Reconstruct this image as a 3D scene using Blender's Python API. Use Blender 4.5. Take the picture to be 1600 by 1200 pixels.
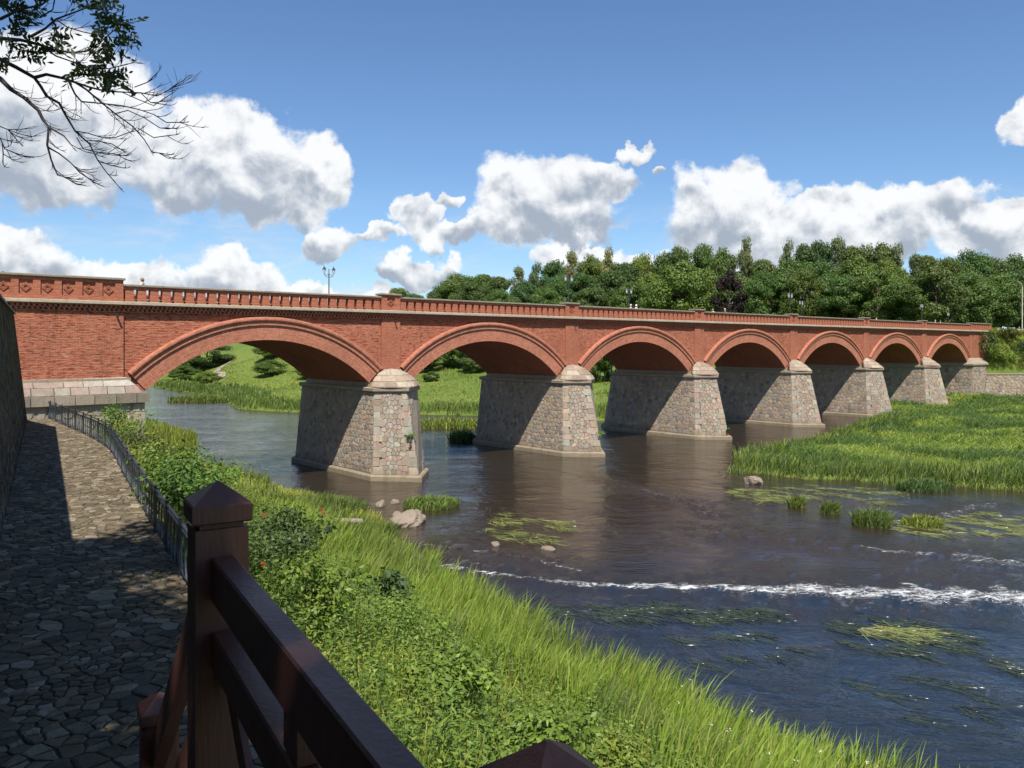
import bpy, math, random
import numpy as np
from mathutils import Vector, Matrix

for _o in list(bpy.data.objects):
    bpy.data.objects.remove(_o)
scene = bpy.context.scene
C = scene.collection
R = math.radians
rng = np.random.default_rng(7)
random.seed(7)

# ------------------------------------------------------------------ camera
# the river lies at z = 0.75; the eye is some 10 m above it, on a wooden stair landing
cam_d = bpy.data.cameras.new("camera")
cam = bpy.data.objects.new("camera", cam_d)
C.objects.link(cam)
cam.location = (0, 0, 11.1)
cam.rotation_euler = (R(90), 0, 0)
cam_d.sensor_width = 36
cam_d.lens = 28.08
cam_d.shift_y = -0.0375
cam_d.clip_start = 0.05
cam_d.clip_end = 6000
scene.camera = cam

# ------------------------------------------------------------------ light
SUN_TO = Vector((0.05, -0.665, 1.0)).normalized()
SUN_EL = math.asin(SUN_TO.z)
SUN_ROT = math.atan2(SUN_TO.x, SUN_TO.y)
sun_d = bpy.data.lights.new("sun", 'SUN')
sun_d.energy = 4.2
sun_d.angle = R(0.53)
sun_d.color = (1.0, 0.95, 0.87)
sun = bpy.data.objects.new("sun", sun_d)
sun.rotation_euler = SUN_TO.to_track_quat('Z', 'Y').to_euler()
sun.location = (0, -20, 60)
C.objects.link(sun)

scene.view_settings.view_transform = 'Standard'
scene.view_settings.look = 'None'
scene.view_settings.exposure = 0.74
scene.view_settings.gamma = 1.0
scene.view_settings.use_curve_mapping = False
scene.render.engine = 'CYCLES'
scene.cycles.use_denoising = True
scene.cycles.max_bounces = 6
scene.cycles.diffuse_bounces = 3
scene.cycles.glossy_bounces = 3
scene.cycles.transmission_bounces = 3
scene.cycles.transparent_max_bounces = 6
scene.cycles.sample_clamp_indirect = 6.0


class NT:
    """small helper to write node trees"""
    def __init__(self, tree):
        self.t = tree
        tree.nodes.clear()

    def n(self, kind, **kw):
        nd = self.t.nodes.new(kind)
        for k, v in kw.items():
            setattr(nd, k, v)
        return nd

    def link(self, a, b):
        self.t.links.new(a, b)

    def setin(self, sock, v):
        if isinstance(v, bpy.types.NodeSocket):
            self.link(v, sock)
        else:
            sock.default_value = v

    def math(self, op, a, b=0.0, c=0.0, clamp=False):
        nd = self.n('ShaderNodeMath', operation=op)
        nd.use_clamp = clamp
        self.setin(nd.inputs[0], a)
        self.setin(nd.inputs[1], b)
        self.setin(nd.inputs[2], c)
        return nd.outputs[0]

    def vmath(self, op, a, b=None, s=None):
        nd = self.n('ShaderNodeVectorMath', operation=op)
        self.setin(nd.inputs[0], a)
        if b is not None:
            self.setin(nd.inputs[1], b)
        if s is not None:
            self.setin(nd.inputs['Scale'], s)
        return nd.outputs['Value'] if op in ('LENGTH', 'DOT_PRODUCT') else nd.outputs[0]

    def mix(self, fac, a, b, mode='MIX'):
        nd = self.n('ShaderNodeMix', data_type='RGBA', blend_type=mode)
        nd.clamp_factor = True
        self.setin(nd.inputs[0], fac)
        self.setin(nd.inputs[6], a if isinstance(a, bpy.types.NodeSocket) else tuple(a) + (1,) * (4 - len(a)))
        self.setin(nd.inputs[7], b if isinstance(b, bpy.types.NodeSocket) else tuple(b) + (1,) * (4 - len(b)))
        return nd.outputs[2]

    def maprange(self, v, a, b, c=0.0, d=1.0, smooth=False):
        nd = self.n('ShaderNodeMapRange')
        if smooth:
            nd.interpolation_type = 'SMOOTHSTEP'
        self.setin(nd.inputs[0], v)
        for i, x in enumerate((a, b, c, d)):
            self.setin(nd.inputs[i + 1], x)
        return nd.outputs[0]

    def noise(self, vec, scale, detail=4.0, rough=0.55, dist=0.0, out=0):
        nd = self.n('ShaderNodeTexNoise')
        self.link(vec, nd.inputs['Vector'])
        nd.inputs['Scale'].default_value = scale
        nd.inputs['Detail'].default_value = detail
        nd.inputs['Roughness'].default_value = rough
        nd.inputs['Distortion'].default_value = dist
        return nd.outputs[out]

    def scalevec(self, vec, s):
        nd = self.n('ShaderNodeMapping')
        self.link(vec, nd.inputs[0])
        nd.inputs['Scale'].default_value = s
        return nd.outputs[0]


# ------------------------------------------------------------------ sky
world = bpy.data.worlds.new("World")
scene.world = world
world.use_nodes = True
w = NT(world.node_tree)
w_out = w.n('ShaderNodeOutputWorld')
w_bg = w.n('ShaderNodeBackground')
w.link(w_bg.outputs[0], w_out.inputs[0])
w_bg.inputs[1].default_value = 0.115
sky = w.n('ShaderNodeTexSky', sky_type='NISHITA')
sky.sun_disc = False
sky.sun_elevation = SUN_EL
sky.sun_rotation = SUN_ROT
sky.altitude = 0
sky.air_density = 1.0
sky.dust_density = 0.25
sky.ozone_density = 2.2
tc = w.n('ShaderNodeTexCoord')
dirv = tc.outputs['Generated']
sep = w.n('ShaderNodeSeparateXYZ')
w.link(dirv, sep.inputs[0])
az = w.math('ARCTAN2', sep.outputs[0], sep.outputs[1])
el = w.math('ARCSINE', sep.outputs[2])
# warp so that the cumulus outlines billow
warp = w.noise(dirv, 7.0, 4.0, 0.55, 0.0, 1)
warp2 = w.noise(dirv, 26.0, 4.0, 0.6, 0.0, 1)
wsep = w.n('ShaderNodeSeparateXYZ')
w.link(w.vmath('ADD', w.vmath('SCALE', w.vmath('SUBTRACT', warp, (0.5, 0.5, 0.5)), s=0.10),
               w.vmath('SCALE', w.vmath('SUBTRACT', warp2, (0.5, 0.5, 0.5)), s=0.05)), wsep.inputs[0])
azw = w.math('ADD', az, wsep.outputs[0])
elw = w.math('ADD', el, wsep.outputs[2])
# cumulus: azimuth, elevation of its middle, half width, rise above, depth below (degrees)
CLOUDS = [
    (-20.2, 11.6, 7.6, 4.0, 3.0), (-14.2, 11.2, 3.0, 2.8, 2.7), (-30.3, 13.2, 7.4, 6.0, 4.6),
    (-37.5, 14.2, 6.2, 7.2, 5.4),
    (-32.5, 5.2, 4.6, 1.8, 1.8), (-25.5, 4.5, 4.6, 1.5, 1.6), (-19.2, 4.8, 3.4, 1.9, 1.9),
    (-14.6, 3.5, 2.8, 1.2, 1.4), (-10.8, 3.0, 3.6, 1.0, 1.4),
    (2.4, 9.6, 5.0, 3.7, 2.6), (6.5, 11.2, 3.3, 1.4, 1.7), (-1.0, 8.0, 2.6, 1.8, 1.2), (-4.4, 7.6, 2.2, 0.9, 0.9),
    (-7.0, 8.7, 1.5, 1.8, 1.5), (-9.6, 7.4, 1.7, 0.7, 0.6), (-4.9, 10.0, 1.0, 0.8, 0.6), (-12.6, 7.2, 1.9, 1.8, 1.2),
    (-6.2, 5.3, 2.5, 1.3, 1.1), (9.1, 12.9, 1.6, 0.75, 0.5), (11.0, 11.4, 0.7, 0.4, 0.35),
    (15.5, 9.1, 4.4, 3.3, 3.4), (22.8, 8.1, 6.4, 2.2, 2.4), (27.2, 8.3, 3.6, 1.9, 1.1),
    (31.2, 7.0, 3.4, 1.5, 1.8), (17.5, 6.3, 4.8, 1.7, 2.0), (33.0, 12.9, 1.6, 1.5, 1.6),
    (4.8, 6.3, 3.2, 1.1, 1.3), (9.5, 6.1, 2.2, 1.0, 1.3),
    # the same fair-weather sky goes on all round
    (44, 10, 8, 4, 3), (56, 15, 6, 3.5, 2.5), (52, 5, 6, 2, 2), (70, 9, 9, 4.5, 3), (86, 17, 7, 4, 3), (98, 7, 9, 4, 3),
    (118, 12, 8, 4, 3), (136, 7, 9, 3.5, 3), (152, 18, 7, 4, 3), (-50, 7, 6, 3, 2), (-58, 14, 8, 4.5, 3.2),
    (-76, 8, 8, 4, 3), (-92, 15, 8, 4, 3), (-112, 8, 9, 4, 3), (-134, 13, 8, 4, 3), (-158, 8, 9, 4, 3),
]
field = None
shade = None
for a_, e_, hw, up, dn in CLOUDS:
    da = w.math('MULTIPLY', w.math('SUBTRACT', azw, R(a_)), 1 / R(hw))
    de = w.math('SUBTRACT', elw, R(e_))
    dy = w.math('MAXIMUM', w.math('MULTIPLY', de, 1 / R(up)), w.math('MULTIPLY', de, -1 / R(dn)))
    rr = w.math('SUBTRACT', 1.0, w.math('ADD', w.math('MULTIPLY', da, da), w.math('MULTIPLY', dy, dy)))
    hh = w.math('MULTIPLY_ADD', de, 1 / R(up + dn), dn / (up + dn))
    wt = w.math('POWER', w.math('MAXIMUM', w.math('ADD', rr, 0.7), 0.0005), 4.0)
    if field is None:
        field, num, den = rr, w.math('MULTIPLY', wt, hh), wt
    else:
        num = w.math('MULTIPLY_ADD', wt, hh, num)
        den = w.math('ADD', den, wt)
        field = w.math('SMOOTH_MAX', field, rr, 0.12)
shade = w.math('DIVIDE', num, den)
puff = w.noise(dirv, 15.0, 9.0, 0.60, 0.2)
rel_a = w.noise(dirv, 17.0, 5.0, 0.52, 0.2)
puff_s = w.noise(w.vmath('ADD', dirv, (0.004, 0.0, 0.014)), 17.0, 5.0, 0.52, 0.2)
dens = w.math('ADD', field, w.math('MULTIPLY', w.math('SUBTRACT', puff, 0.5), 2.2))
alpha = w.maprange(dens, -0.16, 0.30, smooth=True)
relief = w.math('SUBTRACT', rel_a, puff_s)
lit = w.math('ADD', w.maprange(shade, 0.02, 0.70, 0.0, 0.70), w.math('MULTIPLY', relief, 2.6))
lit = w.math('ADD', lit, w.math('MULTIPLY', w.math('SUBTRACT', 0.55, dens), 0.16))
litc = w.maprange(lit, -0.05, 0.78, smooth=True)
ccol = w.mix(litc, (2.05, 2.35, 2.8), (5.2, 5.25, 5.3))
skyc = w.mix(1.0, sky.outputs[0], (0.51, 0.615, 0.725), 'MULTIPLY')
# thin broken veils lie low over the whole horizon
veil_n = w.noise(w.scalevec(dirv, (1.0, 1.0, 3.2)), 6.5, 8.0, 0.62, 0.5)
veil = w.math('MULTIPLY', w.maprange(veil_n, 0.42, 0.66, smooth=True),
              w.math('MULTIPLY', w.maprange(el, R(11.5), R(5.0), smooth=True), 0.62))
vcol = w.mix(w.maprange(veil_n, 0.45, 0.72), (3.3, 3.75, 4.35), (4.5, 4.65, 4.8))
base_sky = w.mix(veil, skyc, vcol)
w.link(w.mix(w.math('MULTIPLY', alpha, 0.96), base_sky, ccol), w_bg.inputs[0])


# ------------------------------------------------------------------ mesh helpers
def tag(o, label=None, cat=None, group=None, kind=None):
    if label:
        o["label"] = label
    if cat:
        o["category"] = cat
    if group:
        o["group"] = group
    if kind:
        o["kind"] = kind
    return o


def empty(name, loc=(0, 0, 0), rz=0.0, parent=None):
    o = bpy.data.objects.new(name, None)
    o.location = loc
    o.rotation_euler = (0, 0, rz)
    o.parent = parent
    o.empty_display_size = 0.3
    C.objects.link(o)
    return o


def link_mesh(name, me, mat, parent=None):
    o = bpy.data.objects.new(name, me)
    if mat is not None and not me.materials:
        me.materials.append(mat)
    o.parent = parent
    C.objects.link(o)
    return o


def np_mesh(name, V, F, mat, parent=None, col=None, smooth=False, uv=None):
    """V (n,3) array, F (m,k) array of one face size, col (n,3) point colours"""
    V = np.asarray(V, np.float32)
    F = np.asarray(F, np.int32)
    me = bpy.data.meshes.new(name)
    k = F.shape[1]
    me.vertices.add(len(V))
    me.vertices.foreach_set('co', V.ravel())
    me.loops.add(F.size)
    me.loops.foreach_set('vertex_index', F.ravel())
    me.polygons.add(len(F))
    me.polygons.foreach_set('loop_start', np.arange(0, F.size, k, dtype=np.int32))
    me.polygons.foreach_set('loop_total', np.full(len(F), k, np.int32))
    if smooth:
        me.polygons.foreach_set('use_smooth', np.ones(len(F), bool))
    me.update(calc_edges=True)
    me.validate()
    if col is not None:
        a = me.color_attributes.new('Col', 'FLOAT_COLOR', 'POINT')
        c4 = np.ones((len(V), 4), np.float32)
        c4[:, :3] = col
        a.data.foreach_set('color', c4.ravel())
    return link_mesh(name, me, mat, parent)


class G:
    """collects polygons; build() links them as ONE mesh object"""
    def __init__(self):
        self.v, self.f, self.c, self.uv = [], [], [], {}

    def add(self, verts, faces, col=(1, 1, 1), uvs=None):
        o = len(self.v)
        self.v += [tuple(p) for p in verts]
        for k, fc in enumerate(faces):
            if uvs is not None:
                self.uv[len(self.f)] = uvs[k]
            self.f.append(tuple(i + o for i in fc))
            self.c.append(col)
        return self

    def box(self, x0, x1, y0, y1, z0, z1, col=(1, 1, 1), bev=0.0):
        if bev <= 0:
            vs = [(x0, y0, z0), (x1, y0, z0), (x1, y1, z0), (x0, y1, z0),
                  (x0, y0, z1), (x1, y0, z1), (x1, y1, z1), (x0, y1, z1)]
            return self.add(vs, [(0, 3, 2, 1), (4, 5, 6, 7), (0, 1, 5, 4), (1, 2, 6, 5), (2, 3, 7, 6), (3, 0, 4, 7)], col)
        b = bev
        vs = []
        for z, i in ((z0, b), (z0 + b, 0), (z1 - b, 0), (z1, b)):
            vs += [(x0 + i, y0 + i, z), (x1 - i, y0 + i, z), (x1 - i, y1 - i, z), (x0 + i, y1 - i, z)]
        fs = [(3, 2, 1, 0), (12, 13, 14, 15)]
        for l in range(3):
            for k in range(4):
                fs.append((l * 4 + k, l * 4 + (k + 1) % 4, l * 4 + 4 + (k + 1) % 4, l * 4 + 4 + k))
        return self.add(vs, fs, col)

    def loft(self, rings, col=(1, 1, 1), cap0=True, cap1=True, closed=True):
        n = len(rings[0])
        vs = [p for r in rings for p in r]
        fs = []
        for l in range(len(rings) - 1):
            for k in range(n if closed else n - 1):
                fs.append((l * n + k, l * n + (k + 1) % n, (l + 1) * n + (k + 1) % n, (l + 1) * n + k))
        if cap0:
            fs.append(tuple(range(n - 1, -1, -1)))
        if cap1:
            fs.append(tuple((len(rings) - 1) * n + k for k in range(n)))
        return self.add(vs, fs, col)

    def tube(self, pts, rad, seg=6, col=(1, 1, 1)):
        pts = [Vector(p) for p in pts]
        rads = rad if hasattr(rad, '__len__') else [rad] * len(pts)
        rings = []
        for i, p in enumerate(pts):
            t = (pts[min(i + 1, len(pts) - 1)] - pts[max(i - 1, 0)]).normalized()
            a = t.cross(Vector((0, 0, 1)) if abs(t.z) < 0.95 else Vector((1, 0, 0))).normalized()
            b = t.cross(a)
            rings.append([p + (a * math.cos(q) + b * math.sin(q)) * rads[i]
                          for q in [2 * math.pi * k / seg for k in range(seg)]])
        return self.loft(rings, col)

    def bar(self, p, q, wdt, hgt, up=(0, 0, 1), col=(1, 1, 1)):
        """rectangular bar from p to q, hgt measured along up"""
        p, q = Vector(p), Vector(q)
        t = (q - p).normalized()
        s = t.cross(Vector(up)).normalized() * (wdt / 2)
        u = s.cross(t).normalized() * (hgt / 2)
        r = lambda c: [c - s - u, c + s - u, c + s + u, c - s + u]
        return self.loft([r(p), r(q)], col)

    def build(self, name, mat, parent=None, smooth=False, uvscale=1.0):
        me = bpy.data.meshes.new(name)
        me.from_pydata(self.v, [], self.f)
        me.update()
        uvl = me.uv_layers.new(name='UVMap')
        buf = np.zeros((len(me.loops), 2), np.float32)
        cbuf = np.ones((len(me.loops), 4), np.float32)
        for pi, p in enumerate(me.polygons):
            nx, ny, nz = (abs(x) for x in p.normal)
            ex = self.uv.get(pi)
            for k, li in enumerate(p.loop_indices):
                if ex is not None:
                    buf[li] = ex[k]
                else:
                    co = self.v[me.loops[li].vertex_index]
                    if ny >= nx and ny >= nz:
                        buf[li] = (co[0], co[2])
                    elif nx >= nz:
                        buf[li] = (co[1], co[2])
                    else:
                        buf[li] = (co[0], co[1])
                cbuf[li, :3] = self.c[pi]
        uvl.data.foreach_set('uv', buf.ravel())
        a = me.color_attributes.new('Col', 'FLOAT_COLOR', 'CORNER')
        a.data.foreach_set('color', cbuf.ravel())
        if smooth:
            me.polygons.foreach_set('use_smooth', np.ones(len(me.polygons), bool))
        return link_mesh(name, me, mat, parent)


# ------------------------------------------------------------------ materials
def material(name):
    m = bpy.data.materials.new(name)
    m.use_nodes = True
    t = NT(m.node_tree)
    out = t.n('ShaderNodeOutputMaterial')
    bs = t.n('ShaderNodeBsdfPrincipled')
    t.link(bs.outputs[0], out.inputs[0])
    return m, t, bs, out


def bump(t, bs, h, strength=0.5, dist=0.02):
    b = t.n('ShaderNodeBump')
    b.inputs['Strength'].default_value = strength
    b.inputs['Distance'].default_value = dist
    t.link(h, b.inputs['Height'])
    t.link(b.outputs[0], bs.inputs['Normal'])
    return b


def attr(t, name='Col'):
    a = t.n('ShaderNodeAttribute')
    a.attribute_name = name
    return a.outputs[0]


def brick_material(name, c1, c2, mortar, bw, bh, ms, streak=0.5, pale=0.25, bumpd=0.03, rowvar=True):
    m, t, bs, out = material(name)
    uv = t.n('ShaderNodeUVMap').outputs[0]
    oc = t.n('ShaderNodeTexCoord').outputs['Object']
    br = t.n('ShaderNodeTexBrick')
    jit = t.vmath('SCALE', t.vmath('SUBTRACT', t.noise(uv, 6.0, 2, 0.5, 0, 1), (0.5, 0.5, 0.5)), s=0.02)
    t.link(t.vmath('ADD', uv, jit), br.inputs['Vector'])
    br.inputs['Scale'].default_value = 1
    br.inputs['Mortar Size'].default_value = ms
    br.inputs['Mortar Smooth'].default_value = 0.25
    br.inputs['Bias'].default_value = 0.0
    br.inputs['Brick Width'].default_value = bw
    br.inputs['Row Height'].default_value = bh
    br.inputs['Color1'].default_value = c1 + (1,)
    br.inputs['Color2'].default_value = c2 + (1,)
    br.inputs['Mortar'].default_value = mortar + (1,)
    col = br.outputs[0]
    # runs of weathered courses, stretched along the bed joints
    st = t.noise(t.scalevec(uv, (1.9, 8.0, 1)), 1.0, 6, 0.70, 0.15)
    col = t.mix(t.maprange(st, 0.50, 0.62, 0, streak), col, t.mix(0.88, col, (c1[0] * 0.34, c1[1] * 0.25, c1[2] * 0.25)))
    st2 = t.noise(t.scalevec(uv, (2.4, 9.0, 1)), 1.0, 6, 0.72, 0.2)
    col = t.mix(t.maprange(st2, 0.53, 0.66, 0, pale), col, (0.66, 0.38, 0.26))
    big = t.noise(oc, 0.35, 4, 0.6)
    col = t.mix(t.maprange(big, 0.35, 0.75, 0, 0.55), col, t.mix(1.0, col, (0.62, 0.58, 0.60), 'MULTIPLY'))
    run = t.noise(t.scalevec(oc, (1.6, 1.6, 0.22)), 1.5, 5, 0.65, 0.3)
    col = t.mix(t.maprange(run, 0.54, 0.72, 0, 0.5 * streak), col, t.mix(1.0, col, (0.50, 0.47, 0.47), 'MULTIPLY'))
    lime = t.noise(oc, 0.9, 6, 0.7, 0.6)
    col = t.mix(t.maprange(lime, 0.62, 0.74, 0, 0.45 * pale * 2), col, (0.55, 0.45, 0.42))
    t.link(col, bs.inputs['Base Color'])
    bs.inputs['Roughness'].default_value = 0.9
    bs.inputs['Specular IOR Level'].default_value = 0.15
    h = t.math('ADD', t.math('MULTIPLY', br.outputs[1], -0.6),
               t.math('ADD', t.math('MULTIPLY', st, 1.3), t.math('MULTIPLY', t.noise(uv, 22, 3), 0.3)))
    bump(t, bs, h, 1.0, bumpd * 1.6)
    return m


M = {}
M['brick'] = brick_material('brick_wall', (0.56, 0.165, 0.080), (0.41, 0.100, 0.052), (0.54, 0.30, 0.20), 0.30, 0.105, 0.014, 1.0, 0.60, 0.05)
M['brick_new'] = brick_material('repaired_brick', (0.52, 0.170, 0.092), (0.42, 0.122, 0.066), (0.40, 0.22, 0.15), 0.26, 0.085, 0.010, 0.35, 0.22, 0.02)
M['brick_ring'] = brick_material('arch_brick', (0.58, 0.215, 0.120), (0.45, 0.138, 0.076), (0.42, 0.23, 0.16), 0.11, 0.27, 0.016, 0.35, 0.22, 0.02)
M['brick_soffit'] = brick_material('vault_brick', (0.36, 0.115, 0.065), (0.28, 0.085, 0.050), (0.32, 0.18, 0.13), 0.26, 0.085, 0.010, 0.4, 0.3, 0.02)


def stone_material(name, use_col=True, base=(0.4, 0.33, 0.26), var=0.5, scale=3.0, dark=0.35, moss=0.0, bumpd=0.03, rough=0.85, damp=False):
    m, t, bs, out = material(name)
    oc = t.n('ShaderNodeTexCoord').outputs['Object']
    col = attr(t) if use_col else None
    if col is None:
        rgb = t.n('ShaderNodeRGB')
        rgb.outputs[0].default_value = base + (1,)
        col = rgb.outputs[0]
    n1 = t.noise(oc, scale, 6, 0.7)
    n2 = t.noise(oc, scale * 9, 4, 0.7)
    col = t.mix(t.maprange(n1, 0.3, 0.75, 0, var), col, t.mix(1.0, col, (0.55, 0.52, 0.48), 'MULTIPLY'))
    col = t.mix(t.maprange(n2, 0.52, 0.75, 0, dark), col, t.mix(1.0, col, (0.45, 0.42, 0.40), 'MULTIPLY'))
    col = t.mix(t.maprange(n2, 0.45, 0.28, 0, 0.35), col, t.mix(1.0, col, (1.35, 1.32, 1.28), 'MULTIPLY'))
    if moss > 0:
        n3 = t.noise(oc, 1.1 if moss < .52 or moss > .58 else 3.4, 7, 0.74, 0.4)
        col = t.mix(t.maprange(n3, 0.50, 0.66, 0, moss), col, (0.045, 0.055, 0.018))
    if damp:
        sz = t.n('ShaderNodeSeparateXYZ')
        t.link(oc, sz.inputs[0])
        lev = t.math('ADD', sz.outputs[2], t.math('MULTIPLY', t.noise(oc, 1.3, 4, 0.6), -1.3))
        col = t.mix(t.maprange(lev, 1.30, 0.30, 0, 0.62), col, (0.15, 0.115, 0.07))
        runs = t.noise(t.scalevec(oc, (2.2, 2.2, 0.25)), 1.6, 5, 0.65, 0.3)
        col = t.mix(t.maprange(runs, 0.52, 0.70, 0, 0.45), col, t.mix(1.0, col, (0.48, 0.44, 0.38), 'MULTIPLY'))
    t.link(col, bs.inputs['Base Color'])
    bs.inputs['Roughness'].default_value = rough
    bs.inputs['Specular IOR Level'].default_value = 0.25
    bump(t, bs, t.math('ADD', t.noise(oc, scale * 4, 5, 0.65), t.math('MULTIPLY', n2, 0.35)), 0.7, bumpd)
    return m


M['stone'] = stone_material('granite_stone', var=0.7, dark=0.5, bumpd=0.045, damp=True)
M['mortar'] = stone_material('lime_mortar', False, (0.33, 0.28, 0.21), 0.6, 2.0, damp=True)
M['plinth'] = stone_material('pale_plinth', False, (0.46, 0.385, 0.28), 0.8, 1.4, 0.6, bumpd=0.06, damp=True)
M['slab'] = stone_material('weathered_slab', False, (0.47, 0.41, 0.31), 0.75, 1.3, 0.55)
M['impost'] = stone_material('impost_stone', False, (0.36, 0.29, 0.215), 0.75, 1.5, 0.5)
M['coping'] = stone_material('grey_coping', False, (0.30, 0.26, 0.20), 0.75, 1.6, 0.5)
M['paving'] = stone_material('paving_stone', True, var=0.5, scale=4, dark=0.6, moss=0.55, bumpd=0.035)
M['paving_bed'] = stone_material('paving_bed', False, (0.045, 0.045, 0.024), 0.6, 3.0, 0.5, 0.5)
M['wall_stone'] = stone_material('mossy_wall_stone', True, var=0.6, scale=2.5, dark=0.5, moss=0.5)
M['rock'] = stone_material('boulder_stone', False, (0.31, 0.25, 0.19), 0.7, 3.0, 0.7, 0.0, 0.08)
M['deck'] = stone_material('road_paving', False, (0.24, 0.22, 0.20), 0.4, 2.0)


def leaf_material(name, trans=0.32, gloss=0.35, hue=0.0, rough=0.5):
    m, t, bs, out = material(name)
    col = attr(t)
    oi = t.n('ShaderNodeObjectInfo')
    v = t.maprange(oi.outputs['Random'], 0, 1, 0.82, 1.2)
    vc = t.n('ShaderNodeCombineXYZ')
    t.setin(vc.inputs[0], t.math('MULTIPLY', v, v))
    t.setin(vc.inputs[1], v)
    vc.inputs[2].default_value = 1.0
    col = t.mix(1.0, col, vc.outputs[0], 'MULTIPLY')
    t.link(col, bs.inputs['Base Color'])
    bs.inputs['Roughness'].default_value = rough
    bs.inputs['Specular IOR Level'].default_value = gloss
    tr = t.n('ShaderNodeBsdfTranslucent')
    t.link(t.mix(1.0, col, (1.25, 1.25, 0.55), 'MULTIPLY'), tr.inputs[0])
    ms = t.n('ShaderNodeMixShader')
    ms.inputs[0].default_value = trans
    t.link(bs.outputs[0], ms.inputs[1])
    t.link(tr.outputs[0], ms.inputs[2])
    t.link(ms.outputs[0], out.inputs[0])
    return m


M['leaf'] = leaf_material('foliage')
M['grass'] = leaf_material('grass_blades', 0.40, 0.3)
M['weed'] = leaf_material('water_weed', 0.0, 0.5, rough=0.3)


def bark(name, c):
    m, t, bs, out = material(name)
    oc = t.n('ShaderNodeTexCoord').outputs['Object']
    n = t.noise(t.scalevec(oc, (4, 4, 0.8)), 3.0, 5, 0.7)
    t.link(t.mix(n, tuple(x * 0.45 for x in c), tuple(x * 1.4 for x in c)), bs.inputs['Base Color'])
    bs.inputs['Roughness'].default_value = 0.9
    bump(t, bs, n, 0.6, 0.02)
    return m


M['bark'] = bark('bark', (0.085, 0.065, 0.048))
M['bark_pale'] = bark('birch_bark', (0.5, 0.48, 0.44))
M['twig'] = bark('dark_twig', (0.045, 0.032, 0.03))
M['log'] = bark('weathered_log', (0.30, 0.25, 0.185))

# painted timber
m, t, bs, out = material('brown_painted_wood')
oc = t.n('ShaderNodeTexCoord').outputs['Object']
gr = t.noise(t.scalevec(oc, (18, 18, 1.6)), 3.0, 5, 0.65, 0.4)
lg = t.noise(oc, 2.2, 4, 0.6)
sp = t.noise(oc, 140, 2, 0.5)
c_ = t.mix(gr, (0.100, 0.036, 0.024), (0.180, 0.068, 0.046))
c_ = t.mix(t.maprange(lg, 0.45, 0.7, 0, 0.35), c_, (0.078, 0.034, 0.026))
c_ = t.mix(t.maprange(sp, 0.70, 0.74, 0, 0.6), c_, (0.22, 0.20, 0.18))
t.link(c_, bs.inputs['Base Color'])
t.link(t.maprange(lg, 0.3, 0.7, 0.40, 0.58), bs.inputs['Roughness'])
bs.inputs['Specular IOR Level'].default_value = 0.55
bump(t, bs, gr, 0.6, 0.004)
M['wood'] = m

m, t, bs, out = material('grey_painted_iron')
oc = t.n('ShaderNodeTexCoord').outputs['Object']
n_ = t.noise(oc, 5, 4, 0.6)
t.link(t.mix(n_, (0.028, 0.036, 0.044), (0.052, 0.064, 0.075)), bs.inputs['Base Color'])
bs.inputs['Roughness'].default_value = 0.42
bs.inputs['Metallic'].default_value = 0.25
M['iron'] = m

m, t, bs, out = material('black_iron')
bs.inputs['Base Color'].default_value = (0.03, 0.035, 0.035, 1)
bs.inputs['Roughness'].default_value = 0.5
M['black'] = m

m, t, bs, out = material('lantern_glass')
bs.inputs['Base Color'].default_value = (0.62, 0.66, 0.68, 1)
bs.inputs['Roughness'].default_value = 0.15
M['glass'] = m

m, t, bs, out = material('pale_concrete')
oc = t.n('ShaderNodeTexCoord').outputs['Object']
t.link(t.mix(t.noise(oc, 4, 4, 0.6), (0.42, 0.37, 0.28), (0.62, 0.56, 0.45)), bs.inputs['Base Color'])
bs.inputs['Roughness'].default_value = 0.9
M['concrete'] = m

# ground: meadow soil and turf
m, t, bs, out = material('turf')
gp = t.n('ShaderNodeNewGeometry').outputs['Position']
n1 = t.noise(gp, 0.05, 5, 0.6, 0.6)
n2 = t.noise(gp, 0.6, 6, 0.7)
n3 = t.noise(gp, 7.0, 4, 0.7)
c_ = t.mix(t.maprange(n1, 0.35, 0.65), (0.110, 0.165, 0.030), (0.175, 0.215, 0.044))
c_ = t.mix(t.maprange(n2, 0.35, 0.75, 0, 0.6), c_, (0.065, 0.112, 0.022))
c_ = t.mix(t.maprange(n3, 0.4, 0.8, 0, 0.5), c_, (0.15, 0.17, 0.05))
sepg = t.n('ShaderNodeSeparateXYZ')
t.link(gp, sepg.inputs[0])
c_ = t.mix(t.maprange(sepg.outputs[2], 0.87, 0.70), c_, (0.055, 0.042, 0.026))
t.link(c_, bs.inputs['Base Color'])
bs.inputs['Roughness'].default_value = 0.95
bs.inputs['Specular IOR Level'].default_value = 0.1
bump(t, bs, t.math('ADD', n2, t.math('MULTIPLY', n3, 0.4)), 1.0, 0.25)
M['turf'] = m

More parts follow.
